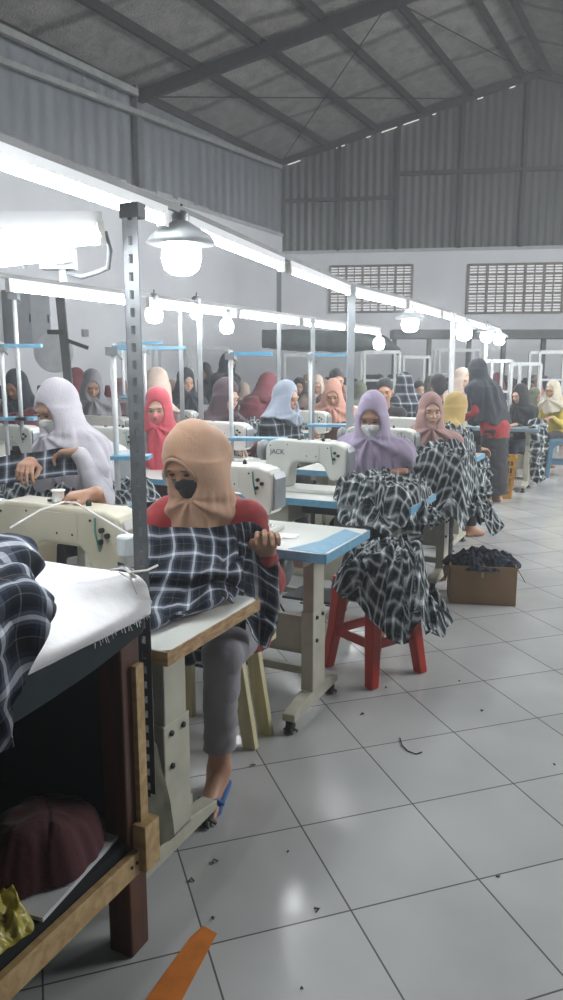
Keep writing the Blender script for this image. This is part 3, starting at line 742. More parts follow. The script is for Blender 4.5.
nm2 = ['nearest tube lamp of the second rail at the left edge', 'tube lamp of the second rail behind the perforated post', 'tube lamp of the second rail under the left hanging bulb', 'tube lamp of the second rail left of the corner pole', 'tube lamp of the second rail above the dark canopy', 'last tube lamp of the second rail near its end bulb']
def rail(pts, names, g, zoff, nm):
    b = MB()
    for p, q in zip(pts, pts[1:]): b.bar(p+Vector((0, 0, zoff)), q+Vector((0, 0, zoff)), .018, .026)
    setp(b.build(nm, RAILM), 'long grey rail carrying the tube lamps of the %s' % g, 'rail')
    for i, (p, q) in enumerate(zip(pts, pts[1:])):
        d = (q-p).normalized(); tube_lamp(p+d*.05, q-d*.05, names[i], 'tube lamps of the %s' % g)
rail(R1, nm1, 'front rail', .03, 'lamp_rail'); rail(R2, nm2, 'second rail', .03, 'lamp_rail')
def along(pts, Y):
    for p, q in zip(pts, pts[1:]):
        if p.y <= Y <= q.y: return p+(q-p)*((Y-p.y)/(q.y-p.y))
    return pts[-1]
def hang(pts, Y, drop, label, g, r, off=0., **kw):
    p = along(pts, Y)+V*off; p = Vector((p.x, p.y, p.z-drop)); return bulb_lamp(p, label, g, r, cord=max(.03, drop-.1), **kw)
hang(R1, 2.94, .13, 'big glowing hanging bulb nearest the camera, with a shade', 'hanging bulbs of the front rail', .075)
hang(R1, 6.75, .17, 'glowing bulb with a wide shade under the front rail, above the lavender scarf', 'hanging bulbs of the front rail', .075)
hang(R1, 9.0, .15, 'glowing bulb with a flat shade under the front rail, left of the tall dark-scarfed woman', 'hanging bulbs of the front rail', .09, off=.0)
hang(R1, 10.45, .13, 'glowing bulb under the front rail, second from its far end', 'hanging bulbs of the front rail', .085)
hang(R1, 11.48, .15, 'small glowing bulb at the far end of the front rail', 'hanging bulbs of the front rail', .075)
hang(R2, 5.3, .09, 'glowing hanging bulb of the second rail right of the perforated post', 'hanging bulbs of the second rail', .06, shade=False)
hang(R2, 6.12, .13, 'small square-looking glowing bulb hanging from the second rail by the corner pole', 'hanging bulbs of the second rail', .055, shade=False)
hang(R2, 9.6, .16, 'glowing bulb at the far end of the second rail, under the canopy edge', 'hanging bulbs of the second rail', .07, shade=False)
hang(R2, 5.75, .05, 'faint bulb close under the second rail left of the square bulb', 'hanging bulbs of the second rail', .045, shade=False)
def pole(p, z0, z1, r, m_, label, nm='support_pole', square=True):
    b = MB()
    if square: b.bar((0, 0, z0), (0, 0, z1), r*2, r*2)
    else: b.tube([(0, 0, z0), (0, 0, z1)], r, 8)
    o = b.build(nm, m_); o.location = (p[0], p[1], 0); return setp(o, label, 'pole')
q = D(350, 400, 5.5); pole((q.x, q.y), 0, 2.02, .026, mat('grey_post_paint', (.33, .36, .38), .5), 'tall grey square post rising beside the lavender-scarfed woman to the front rail')
q = D(452, 360, 7.9); pole((q.x, q.y), 0, 2.0, .022, WPAINT, 'pale square post under the front rail behind the mauve-scarfed woman')
q = D(487, 320, 10.6); pole((q.x, q.y), 0, 2.0, .02, WPAINT, 'thin pale post near the far end of the front rail')
q = D(279, 380, 6.9); pole((q.x, q.y), 0, 1.9, .018, GREYM, 'thin grey pole rising to the second rail just right of the bright blue bar')
q = D(200, 350, 5.9); pole((q.x, q.y), 0, 1.98, .018, GREYM, 'thin grey pole under the second rail left of the square bulb')
q = D(181, 350, 6.2); pole((q.x, q.y), 0, 1.95, .016, GREYM, 'thin grey pole with a diagonal brace under the second rail')
q = D(313, 320, 7.0); pole((q.x, q.y), 0, 1.9, .02, GREYM, 'grey pole meeting the second rail above the blue bar')
q = D(279, 300, 16); pole((q.x, q.y), 0, 3.75, .05, mat('column_steel', (.13, .14, .145), .6, var=.15), 'slim grey column standing near the far corner of the hall')

# ---------------------------------------------------------------- furniture builders
TZ = .745
def sewing_table(loc, label, group=None, rot=-TH, edge=None, top=None, width=1.15, motor=True, leg=None, old=False):
    t = thing('sewing_table', label, 'table', loc, rot, group); edge = edge or BLUEDGE; top = top or LAMIN; leg = leg or LEGP
    w = width; d = .50
    m = MB(); m.prism([(-w+.02, .0), (-.02, 0), (0, .02), (0, d-.02), (-.02, d), (-w+.02, d), (-w, d-.02), (-w, .02)], 'z', TZ-.030, TZ); m.build('tabletop', top, t)
    b = MB()
    for (x0, y0, x1, y1) in ((-w, -.003, 0.003, 0), (0, -.003, .003, d+.003), (-w, d, .003, d+.003), (-w-.003, 0, -w, d)):
        b.box(x0, x1, y0, y1, TZ-.038, TZ-.001)
    b.build('edge_band', edge, t)
    for sx, nm in ((-.13, 'r'), (-w+.13, 'l')):
        b = MB(); b.box(sx-.025, sx+.025, .13, .24, .10, TZ-.04); b.box(sx-.028, sx+.028, .12, .25, .10, .46)
        lo = b.build('leg', leg, t, bevel=.004)
        for (yy, zz) in ((.155, .43), (.215, .43), (.155, .33)):
            c = MB(); c.lathe([(.009, 0), (.009, .006), (.004, .009)], n=8, M=Matrix.Rotation(PI/2, 4, 'Y')); o = c.build('bolt', DARKM, lo); o.location = (sx+.028, yy, zz)
        b = MB(); b.box(sx-.02, sx+.02, .03, d-.03, TZ-.075, TZ-.035); b.build('top_bracket', leg, t)
        b = MB(); b.prism([(-.06, .055), (.40, .055), (.40, .085), (.24, .115), (.12, .115), (-.06, .085)], 'x', sx-.028, sx+.028); b.build('foot', leg, t, bevel=.004)
        for yy in (-.04, .38):
            c = MB(); c.tube([(sx-.012, yy, .025), (sx+.012, yy, .025)], .025, 12); c.box(sx-.015, sx+.015, yy-.012, yy+.012, .025, .06); c.build('caster', RUBBER, t)
            c = MB()
            for k in range(5):
                a = k*1.3+sx*7; c.tube([(sx+.03*math.cos(a), yy+.03*math.sin(a), .006), (sx, yy, .03)], .006, 5)
            c.build('lint_tuft', LINT, t)
    b = MB(); b.box(-w+.15, -.15, .165, .19, .26, .42); b.box(-w+.15, -.15, .165, .20, .255, .27); b.build('cross_panel', leg, t)
    b = MB(); b.box(-w+.15, -.15, .30, .33, .10, .135); b.build('lower_rail', leg, t)
    if motor:
        b = MB(); b.prism([(-.62-.16, .10), (-.62+.16, .10), (-.62+.14, .36), (-.62-.14, .36)], 'z', .13, .145); b.build('treadle', DARKM, t, bevel=.003)
        b = MB(); b.tube([(-.50, .27, .58), (-.30, .27, .58)], .075, 16); b.box(-.47, -.33, .23, .31, .62, TZ-.03); b.build('motor', GREYM, t, True)
        b = MB(); b.box(-.92, -.72, .06, .40, TZ-.16, TZ-.03); b.build('control_box', leg, t, bevel=.01)
        b = MB(); b.box(-.66, -.28, .10, .38, TZ-.10, TZ-.03); b.build('oil_pan', DARKM, t, bevel=.01)
        b = MB(); b.tube([(-.4, .3, .5), (-.3, .34, .3), (-.5, .38, .12), (-.6, .40, .02), (-.8, .40, .012)], .005, 6); b.build('power_cable', BLACKP, t)
    return t
TXT = {}
def text_mesh(name, s, size, m_, parent, M4, depth=.0015):
    c = bpy.data.curves.new(name, 'FONT'); c.body = s; c.size = size; c.extrude = depth; c.align_x = 'CENTER'; c.align_y = 'CENTER'
    o = bpy.data.objects.new(name+'_tmp', c); COL.objects.link(o)
    dg = bpy.context.evaluated_depsgraph_get(); me = bpy.data.meshes.new_from_object(o.evaluated_get(dg)); bpy.data.objects.remove(o); bpy.data.curves.remove(c)
    ob = link_mesh(name, me, None, parent); me.materials.clear(); me.materials.append(m_); ob.matrix_local = M4; return ob
def sewing_machine(loc, label, rot=-TH, group=None, body=None, text=None, trim=None, spool=False):
    """lockstitch head seen from behind: pillar and wheel at -x, needle at +x; origin on the tabletop"""
    t = thing('sewing_machine', label, 'sewing machine', loc, rot, group); body = body or MWHITE
    # pillar + arm + head in one casting
    out = [(-.245, .02), (-.245, .25), (-.225, .285), (-.19, .295), (.20, .290), (.245, .275), (.262, .24), (.262, .12), (.25, .085), (.165, .075),
           (.145, .105), (.125, .150), (.10, .172), (-.045, .172), (-.075, .160), (-.090, .13), (-.100, .02)]
    b = MB(); b.prism(out, 'y', -.055, .065); b.build('housing', body, t, bevel=.014, seg=3)
    b = MB(); b.box(-.25, .255, -.085, .085, .0, .022); b.build('bed', body, t, bevel=.006)
    b = MB(); b.box(-.17, .10, -.058, -.056, .185, .275); b.build('rear_cover', body, t, bevel=.001)
    b = MB(); b.prism([(.255, .10), (.272, .11), (.275, .24), (.262, .268)], 'y', -.048, .058); b.build('end_cover', trim or GREYM, t, bevel=.004)
    b = MB(); b.tube([(-.25, 0, .225), (-.262, 0, .225)], .02, 12); b.tube([(-.262, 0, .225), (-.275, 0, .225), (-.290, 0, .225), (-.305, 0, .225)], [.055, .062, .062, .05], 20); b.build('handwheel', GREYM, t, True)
    b = MB(); b.tube([(.20, 0, .09), (.20, 0, .035)], .004, 8); b.build('needle_bar', CHROME, t)
    b = MB(); b.tube([(.215, 0, .10), (.215, 0, .03)], .005, 8); b.box(.195, .235, -.012, .02, .022, .030); b.build('presser_foot', CHROME, t)
    for (x, z) in ((.19, .20), (.215, .22), (.195, .235)):
        c = MB(); c.tube([(x, -.055, z), (x, -.066, z)], .008, 10); c.build('tension_screw', DARKM, t)
    for (x, z) in ((-.21, .26), (-.21, .06), (.08, .21), (.02, .21), (-.1, .27), (.15, .26)):
        c = MB(); c.tube([(x, -.054, z), (x, -.0585, z)], .004, 8); c.build('screw', DARKM, t)
    b = MB(); b.tube([(-.12, -.075, .045), (-.12, -.095, .045)], .016, 14); b.build('winder_knob', BLACKP, t, True)
    b = MB(); b.lathe([(.009, 0), (.009, .012), (.003, .02)], (.10, 0, .292), 10); b.lathe([(.012, 0), (.012, .006)], (-.05, 0, .295), 10); b.build('oil_cap', DARKM, t)
    b = MB(); b.tube([(.17, -.058, .27), (.178, -.07, .23), (.185, -.06, .17)], .003, 6); b.build('hose', mat('green_tube', (.05, .22, .16), .5, var=0), t)
    if text: text_mesh('lettering', text, .040, mat('letter_grey', (.10, .13, .16), .5, var=0), t, Matrix.Translation((-.165, -.0595, .225)) @ Matrix.Rotation(PI/2, 4, 'X'))
    if spool:
        s = MB(); s.lathe([(.022, 0), (.022, .004), (.018, .006), (.018, .032), (.022, .034), (.022, .038)], (-.02, 0, .295), 16); s.build('thread_spool', mat('white_thread', (.75, .75, .72), .8, var=0), t, True)
    return t
def thread_stand(loc, label, rot=0, zs=.95, zt=1.52, L=.28, group=None, shelf=.32, m_=None, barm=None):
    t = thing('thread_stand', label, 'stand', loc, rot, group); z0 = loc[2]
    b = MB(); b.tube([(0, 0, 0), (0, 0, zt-z0)], .014, 10); b.build('pole', m_ or WPAINT, t, True)
    b = MB(); b.box(0, L, -.02, .02, zt-z0-.035, zt-z0-.012); b.build('top_bar', barm or BLUEDGE, t)
    b = MB(); b.box(-.02, shelf, -.06, .06, zs-z0-.02, zs-z0); b.build('shelf', BLUEDGE, t)
    b = MB(); b.box(-.03, .03, -.03, .03, zt-z0-.06, zt-z0-.02); b.tube([(0, 0, zt-z0-.03), (.05, -.03, zt-z0-.08)], .005, 6); b.build('clamp', GREYM, t)
    return t
def stool(loc, rot, label, m_, S=.30, hgt=.48, nm='plastic_stool'):
    t = thing(nm, label, 'stool', loc, rot); a = S/2; c = a+.035
    b = MB(); b.prism([(x*a*s, y*a*s2) for x, y, s, s2 in ((-1, -1, .8, 1), (1, -1, .8, 1), (1, -1, 1, .8), (1, 1, 1, .8), (1, 1, .8, 1), (-1, 1, .8, 1), (-1, 1, 1, .8), (-1, -1, 1, .8))], 'z', hgt-.035, hgt); b.build('seat', m_, t, bevel=.010)
    for sx in (-1, 1):
        for sy in (-1, 1):
            b = MB(); P = []
            for (k, zz, w) in ((a-.012, hgt-.01, .034), (a+.006, hgt*.5, .030), (c, 0, .026)):
                P.append([b.bm.verts.new((sx*k+dx*w, sy*k+dy*w, zz)) for dx, dy in ((-1, -1), (1, -1), (1, 1), (-1, 1))])
            for A, B_ in zip(P, P[1:]):
                for i in range(4): b.bm.faces.new((A[i], A[(i+1) % 4], B_[(i+1) % 4], B_[i]))
            b.bm.faces.new(P[0]); b.bm.faces.new(P[-1][::-1]); b.build('leg', m_, t, bevel=.010)
    for (x0, y0, x1, y1) in ((-1, -1, 1, -1), (1, -1, 1, 1), (1, 1, -1, 1), (-1, 1, -1, -1)):
        k = a+.012
        b = MB(); b.bar((x0*k, y0*k, hgt*.40), (x1*k, y1*k, hgt*.40), .014, .045); b.build('stretcher', m_, t, bevel=.003)
        # arched apron
        b = MB(); pts = []; n = 10; k2 = a-.002
        for i in range(n+1): f = i/n; pts.append((f, hgt-.05-.07*(abs(2*f-1)**2.5)))
        for i in range(n):
            f0, z0 = pts[i]; f1, z1 = pts[i+1]
            p0 = Vector(((x0+(x1-x0)*f0)*k2, (y0+(y1-y0)*f0)*k2, 0)); p1 = Vector(((x0+(x1-x0)*f1)*k2, (y0+(y1-y0)*f1)*k2, 0))
            b.bar(p0+Vector((0, 0, (hgt-.02+z0)/2)), p1+Vector((0, 0, (hgt-.02+z1)/2)), .010, max(.02, hgt-.02-z0))
        b.build('apron', m_, t)
    return t
# ---------------------------------------------------------------- the row of sewing tables beside the aisle
N1 = [Vector(p) for p in ((-.29, 1.80, 0), (.17, 2.80, 0), (.66, 3.77, 0), (1.13, 4.75, 0), (1.48, 5.80, 0), (2.05, 6.71, 0), (2.50, 7.70, 0), (2.97, 8.68, 0))]
def loc(N, x, y, z=0.): p = N+V*x+U*y; return Vector((p.x, p.y, z))
GT = 'sewing tables of the aisle row'
sewing_table(N1[0], 'sewing table with a wooden edge and white top nearest the camera', GT, edge=PLYE)
sewing_table(N1[1], 'sewing table with blue edge and bare white corner before the red stool', GT)
sewing_table(N1[2], 'blue-edged sewing table carrying the lettered machine', GT)
sewing_table(N1[3], 'sewing table with plaid cloth in front of the mauve-scarfed woman', GT, motor=False)
sewing_table(N1[4], 'sewing table before the gold-scarfed woman, mostly under plaid cloth', GT, motor=False)
# sewing_table(N1[5], 'sewing table behind the gold-scarfed woman', GT, motor=False)
sewing_table(N1[7], 'blue-grey sewing table of the black-scarfed woman at the far right', GT, motor=False, top=mat('blue_grey_top', (.20, .27, .32), .4), edge=mat('blue_grey_top', (.20, .27, .32), .4))
# blue corner patch on the second table
b = MB(); b.prism([(-.17, .02), (-.012, .005), (-.004, .40), (-.10, .46), (-.11, .20)], 'z', 0, .0012)
o = b.build('blue_tape_patch', BLUEDGE); o.location = loc(N1[1], 0, 0, TZ+.0003); o.rotation_euler = (0, 0, -TH); setp(o, 'blue patch worn onto the corner of the bare white table', 'patch')
sewing_machine(loc(N1[0], -.57, .28, TZ), 'old cream sewing machine with a white spool, nearest the camera', body=CREAM, trim=mat('old_grey_enamel', (.36, .36, .33), .4), spool=True)
sewing_machine(loc(N1[1], -.60, .27, TZ), 'white sewing machine half hidden behind the peach-scarfed woman')
sewing_machine(loc(N1[2], -.70, .27, TZ), 'white sewing machine with dark lettering on its pillar, in front of the lavender scarf', text='JACK')
sewing_machine(loc(N1[3], -.62, .27, TZ), 'white sewing machine beside the mauve-scarfed woman')
sewing_machine(loc(N1[4], -.62, .27, TZ), 'white sewing machine before the gold-scarfed woman')
sewing_machine(loc(N1[7], -.66, .27, TZ), 'white sewing machine of the black-scarfed woman at the far right')
# wires over the near machine
b = MB(); p = [D(10, 528, 2.05), D(40, 510, 2.12), D(64, 502, 2.17), D(76, 503, 2.16), D(100, 517, 2.08), D(133, 537, 1.98)]; b.tube(p, .003, 6)
setp(b.build('white_cord', mat('white_cord', (.7, .7, .68), .6, var=0)), 'white cord running over the spool of the near cream machine', 'cord')
b = MB(); b.lathe([(.012, 0), (.026, .004), (.028, .05), (.024, .055), (.01, .057)], n=16); o = b.build('glass_jar', mat('cloudy_glass', (.55, .60, .62), .2, var=0)); o.location = D(127, 548, 1.98)-Vector((0, 0, .02)); setp(o, 'small cloudy jar hung on the cord behind the perforated post', 'jar')
# items on second table
b = MB(); b.prism([(-.05, -.02), (.05, -.03), (.07, .02), (-.02, .05)], 'z', 0, .006); o = b.build('metal_guide', CHROME, bevel=.001); o.location = loc(N1[1], -.28, .20, TZ); setp(o, 'small metal guide lying on the bare white table', 'tool')

# ---------------------------------------------------------------- second and third rows
def row_pos(k, j): return N1[0]+Vector((.46, 1.0, 0))*k+V*(-1.30*j)
g2 = 'sewing tables of the second row'
T2 = {}
RO = {2: .95, 3: .85, 4: 1.15, 5: .6, 6: .6}
base_t = sewing_table(row_pos(2, 1)-U*RO[2], 'blue-edged sewing table in front of the pale-scarfed woman', g2, motor=False)
for k, lb in ((3, 'sewing table in front of the red-scarfed woman'), (4, 'sewing table before the woman in the plaid shirt'), (5, 'sewing table before the salmon-scarfed woman'), (6, 'sewing table behind the salmon-scarfed woman')):
    c = copy_tree(base_t); c.location = row_pos(k, 1)-U*RO[k]; c['label'] = lb
base_m = sewing_machine(loc(row_pos(2, 1)-U*.72, -.42, .3, TZ), 'cream sewing machine right of the pale-scarfed woman', group='sewing machines of the second row')
for k, x, lb in ((3, -.98, 'white sewing machine in front of the red-scarfed woman'), (4, -.55, 'white sewing machine between the dark-scarfed woman and the plaid shirt'), (5, -.55, 'white sewing machine before the salmon-scarfed woman'), (6, -.6, 'white sewing machine behind the salmon-scarfed woman')):
    c = copy_tree(base_m); c.location = loc(row_pos(k, 1)-U*RO[k], x, .3, TZ); c['label'] = lb
for k in range(3, 7):
    c = copy_tree(base_t); c.location = row_pos(k, 2)-U*1.0; c['label'] = 'sewing table of the third row, deep in the hall on the left'; c['group'] = 'sewing tables of the third row'
    c = copy_tree(base_m); c.location = loc(row_pos(k, 2)-U*1.0, -.5, .3, TZ); c['label'] = 'pale sewing machine of the third row, deep in the hall on the left'; c['group'] = 'sewing machines of the third row'
# thread stands
def ts(px, py0, Y, zt, label, rot=0., zs=.95, L=.26, **kw):
    p = D(px, py0, Y); thread_stand((p.x, p.y, p.z), label, rot, zs, zt, L, None, **kw)
ts(118, 490, 3.75, D(121, 343, 3.75).z, 'white thread stand just left of the perforated post', rot=.0, zs=D(118, 455, 3.75).z, L=.10, shelf=.17)
ts(232, 478, 4.85, D(235, 350, 4.85).z, 'white thread stand with a bright blue top bar in the centre', rot=-.15, zs=D(232, 437, 4.85).z, L=.27, shelf=.36, barm=BLUEBR)
ts(310, 440, 6.0, D(313, 352, 6.0).z, 'white thread stand with a blue bar behind the lettered machine', rot=0., zs=D(310, 424, 6.0).z, L=.30, shelf=.36)
ts(8, 455, 4.9, D(10, 342, 4.9).z, 'white thread stand with a blue bar at the left edge', rot=0., zs=D(10, 417, 4.9).z, L=.26, shelf=.2)
ts(22, 430, 4.9, D(24, 290, 4.9).z, 'thin pale rod standing beside the left-edge thread stand', rot=0., zs=D(22, 417, 4.9).z, L=.02, shelf=.05)
ts(146, 415, 6.2, D(147, 345, 6.2).z, 'thread stand with a pale blue top shelf right of the perforated post', rot=0., zs=D(146, 405, 6.2).z, L=.34, shelf=.1)
ts(124, 400, 6.3, D(124, 340, 6.3).z, 'thread stand hidden partly by the perforated post', rot=0., zs=D(124, 395, 6.3).z, L=.34, shelf=.1)

# ---------------------------------------------------------------- persons
def put(label, px, ytop, Y, rz, scale=None, **kw):
    lean = kw.get('lean', .10); sit = kw.get('sit', True); pt = kw.get('pitch', .35)
    f = lean+.03+.10*math.sin(pt); zt = D(px, ytop, Y).z; base = 1.285 if sit else 1.645
    if scale is None: scale = max(.90, min(1.12, zt/base))
    hx = D(px, ytop, Y); fd = Vector((math.sin(rz), -math.cos(rz), 0)); L = Vector((hx.x, hx.y, 0))-fd*f*scale
    if 'hpx' in kw:
        hp = kw.pop('hpx'); out = []
        for (a, b_, c_) in hp:
            q = D(a, b_, c_)-L; q = Matrix.Rotation(-rz, 3, 'Z') @ q; out.append(tuple(q/scale))
        kw['hands'] = out
    return person(label, L, rz, scale=scale, **kw)
FM = lambda n, c, **k: mat(n, c, .85, var=.08, vs=10, bump=.15, bs=90, sheen=.15, **k)
PEACH = FM('peach_scarf', (.50, .305, .20)); REDT = FM('dark_red_knit', (.27, .018, .02)); GREYP = FM('grey_trousers', (.23, .22, .24))
LAV = FM('lavender_scarf', (.36, .30, .42)); MAUVE = FM('mauve_brown_scarf', (.34, .20, .185)); GOLD = FM('gold_scarf', (.38, .27, .09))
INK = FM('ink_black_scarf', (.018, .024, .034)); BLKC = FM('black_cloth', (.012, .012, .016)); PALEL = FM('pale_lilac_scarf', (.52, .50, .55)); CORAL = FM('coral_red_scarf', (.48, .06, .085))
SALM = FM('salmon_scarf', (.42, .21, .155)); BEIGE = FM('beige_scarf', (.46, .36, .30)); BLUG = FM('blue_grey_scarf', (.27, .31, .38)); MAROON = FM('maroon_cloth', (.14, .025, .035)); BROWN = FM('brown_cloth', (.13, .065, .055))
DMAUVE = FM('dark_wine_scarf', (.055, .03, .04)); CREAMS = FM('cream_scarf', (.50, .46, .36)); YEL = FM('yellow_cloth', (.48, .38, .06)); OLIVE = FM('olive_scarf', (.10, .11, .075)); WMASK = FM('white_mask', (.68, .70, .70)); BMASK = FM('black_mask', (.015, .016, .02)); PMASK = FM('pink_mask', (.55, .16, .17))
PURPK = FM('dark_plum_cloth', (.028, .02, .032)); DENIM = FM('dark_denim', (.03, .045, .08))

put('woman in peach headscarf, red sleeves and black mask holding plaid cloth up', 198, 417, 2.52, -.22, scale=1.0, h=.0052, hijab=PEACH, top=REDT, legs=GREYP, mask=BMASK, skin=SKIN,
    pitch=.52, yaw=-.32, roll=-.05, lean=.17, pole=(.0, .8), hpx=[(96, 494, 2.34), (266, 553, 2.46)], handdir=[(-.9, -.5, -.05), (.15, -.45, .9)], curl=.95, hem=.23, hemslope=.25, bare=True, sandal=mat('blue_rubber', (.02, .10, .30), .5),
    feet=[(-.22, -.36, .085), (.09, -.37, .085)], inner=PEACH, bun=True, fold=.8, cw=.198, cy=.19, slim=.95, hoodx=1.08)
put('woman in lavender headscarf and white mask at the lettered machine', 372, 391, 4.40, -TH+.12, h=.0068, hijab=LAV, top=PURPK, legs=BLKC, mask=WMASK, skin=SKIN3, pitch=.42, yaw=.05, lean=.15,
    hpx=[(345, 480, 4.2), (404, 472, 4.22)], handdir=[(.2, -1, -.2), (-.9, -.5, .0)], curl=.7, hem=.30, hemslope=.6, cw=.205, cy=.19)
put('woman in mauve headscarf and red sleeves looking towards the camera', 431, 394, 5.40, -TH+.30, h=.007, hijab=MAUVE, top=REDT, legs=BLKC, skin=SKIN2, pitch=.10, yaw=.16, lean=.09, hem=.34, hemslope=.4, hoodx=.95)
put('woman in gold headscarf bent away behind the mauve scarf', 457, 391, 6.45, 1.9, h=.009, hijab=GOLD, top=BLKC, legs=BLKC, skin=SKIN, pitch=.55, lean=.18, hem=.16, face=False)
put('standing woman in long ink-black headscarf and red coat, seen from behind', 477, 358, 8.25, PI+.75, h=.010, hijab=INK, top=REDT, legs=BLKC, skin=SKIN2, pitch=.30, lean=.22, hem=.48, sit=False, hands=[(-.16, -.40, .98), (.16, -.36, .95)], handdir=[(0, -1, 0)]*2, hemslope=0., cw=.29, cy=.27)
put('seated woman in black headscarf at the blue-grey table, in profile', 520, 384, 9.35, -1.05, h=.010, hijab=BLKC, top=BLKC, legs=DENIM, skin=SKIN2, pitch=.35, lean=.12, hem=.34)
put('woman in cream headscarf and yellow top at the right edge', 553, 380, 10.4, -.9, h=.011, hijab=CREAMS, top=YEL, legs=BLKC, skin=SKIN, pitch=.3, lean=.10, hem=.14)
put('woman in olive headscarf between the black scarf and the yellow top', 535, 388, 11.0, .9, h=.012, hijab=OLIVE, top=OLIVE, legs=BLKC, skin=SKIN, pitch=.35, hem=.25)
put('woman in pale lilac headscarf and white mask bent over plaid cloth at left', 55, 378, 3.95, -TH-.12, h=.0068, hijab=PALEL, top=PALEL, legs=BLKC, mask=WMASK, skin=SKIN, pitch=.48, yaw=-.10, lean=.14, cw=.28, cy=.25,
    hpx=[(30, 462, 3.7), (78, 452, 3.68)], handdir=[(.6, -.8, -.1), (-1, -.3, 0)], curl=.8, hem=.36, hemslope=.3)
put('woman in coral red headscarf and pink mask behind the perforated post', 157, 388, 5.3, -.05, h=.0075, hijab=CORAL, top=REDT, legs=BLKC, mask=PMASK, skin=SKIN2, pitch=.30, yaw=.0, lean=.10, hem=.26)
put('person in beige headscarf right behind the coral red scarf', 158, 364, 6.7, PI-.6, h=.011, hijab=BEIGE, top=BROWN, legs=BLKC, skin=SKIN, pitch=.2, hem=.10, face=False)
put('woman in dark wine headscarf left of the central thread stand', 227, 378, 6.1, .85, h=.009, hijab=DMAUVE, top=MAROON, legs=BLKC, skin=SKIN2, pitch=.40, lean=.14, hem=.28)
put('woman in blue-grey headscarf and plaid shirt turned to the right', 287, 381, 6.35, .95, h=.0085, hijab=BLUG, top=PLAIDO, legs=BLKC, skin=SKIN, pitch=.28, lean=.10, hem=.05, hemslope=.1)
put('woman in salmon headscarf with head bowed behind the grey post', 333, 378, 7.6, -.15, h=.009, hijab=SALM, top=BROWN, legs=BLKC, skin=SKIN, pitch=.55, lean=.12, hem=.12)
put('bareheaded woman with tied hair behind the lavender scarf', 385, 378, 7.9, -.2, h=.010, hair=BLKC, top=BLKC, legs=BLKC, skin=SKIN, pitch=.25, hem=.1)
put('person in plaid shirt seen from behind between the bareheaded woman and the mauve scarf', 404, 372, 9.3, PI+.4, h=.011, hijab=PLAIDO, top=PLAIDO, legs=BLKC, skin=SKIN, pitch=.5, face=False, hem=.2)
put('dark-haired person seen from behind above the mauve scarf', 438, 374, 8.4, PI, h=.011, hair=BLKC, top=BLKC, legs=BLKC, skin=SKIN, pitch=.1, face=False)
put('person in cream headscarf half hidden by the standing woman', 463, 368, 9.9, .5, h=.011, hijab=BEIGE, top=BEIGE, legs=BLKC, skin=SKIN2, pitch=.3, hem=.25)
put('dark-haired person behind the salmon scarf', 337, 366, 9.6, .2, h=.012, hair=BLKC, top=BROWN, legs=BLKC, skin=SKIN, pitch=.3)
put('person in maroon with back bent, left of the plaid shirt', 268, 366, 8.6, 2.3, h=.012, hijab=MAROON, top=MAROON, legs=BLKC, skin=SKIN, pitch=.8, lean=.25, face=False, hem=.1)
put('tall dark-clothed person standing in the middle distance', 228, 352, 10.0, .8, h=.012, hijab=INK, top=INK, legs=BLKC, skin=SKIN, pitch=.3, sit=False, hem=.3)
put('dark-clothed standing person between the two thin poles', 205, 362, 10.6, -.4, h=.012, hijab=BLKC, top=BLKC, legs=BLKC, skin=SKIN, pitch=.4, sit=False, hem=.3)
put('person in dark scarf right of the beige scarf', 186, 368, 8.8, .5, h=.012, hijab=INK, top=MAROON, legs=BLKC, skin=SKIN2, pitch=.3, hem=.2)
put('person draped in grey cloth left of the perforated post', 91, 354, 7.6, .3, h=.011, hijab=FM('grey_shawl', (.20, .20, .22)), top=FM('grey_shawl', (.20, .20, .22)), legs=BLKC, skin=SKIN, pitch=.5, hem=.35)
put('person in dark maroon behind the black machine stand', 76, 356, 9.0, 2.6, h=.012, hijab=MAROON, top=MAROON, legs=BLKC, skin=SKIN, pitch=.3, hem=.3, face=False)
put('person in red top at the left edge beyond the pale scarf', 14, 360, 7.1, -.3, h=.012, hijab=INK, top=MAROON, legs=BLKC, skin=SKIN, pitch=.5, hem=.08)
# crowd further back: simple copies of three figures
crowd = [person('worker', (0, 0, 0), 0, h=.016, hijab=BEIGE, top=MAROON, skin=SKIN, pitch=.4, hem=.2), person('worker', (0, 0, 0), 0, h=.016, hijab=BLKC, top=BROWN, skin=SKIN, pitch=.2, hem=.25), person('worker', (0, 0, 0), 0, h=.016, hair=BLKC, top=PURPK, skin=SKIN2, pitch=.3)]
rc = random.Random(11)
spots = [(318, 9.9), (300, 10.6), (352, 11), (368, 10.4), (395, 11.5), (415, 11.0), (250, 11.5), (425, 12.2), (445, 11.4), (500, 12.0), (512, 12.8), (530, 13.2), (545, 12.4), (558, 13.5), (285, 12.4), (330, 12.8), (360, 13.4), (380, 12.9), (175, 10.8), (165, 9.6), (240, 9.4), (488, 13.5), (470, 13.0), (405, 13.6), (110, 10.3)]
tint = [BEIGE, BLKC, MAUVE, INK, MAROON, BLUG, DMAUVE, SALM, OLIVE]
PL_ = [(o.location.x, o.location.y) for o in COL.objects if o.get('category') == 'person']
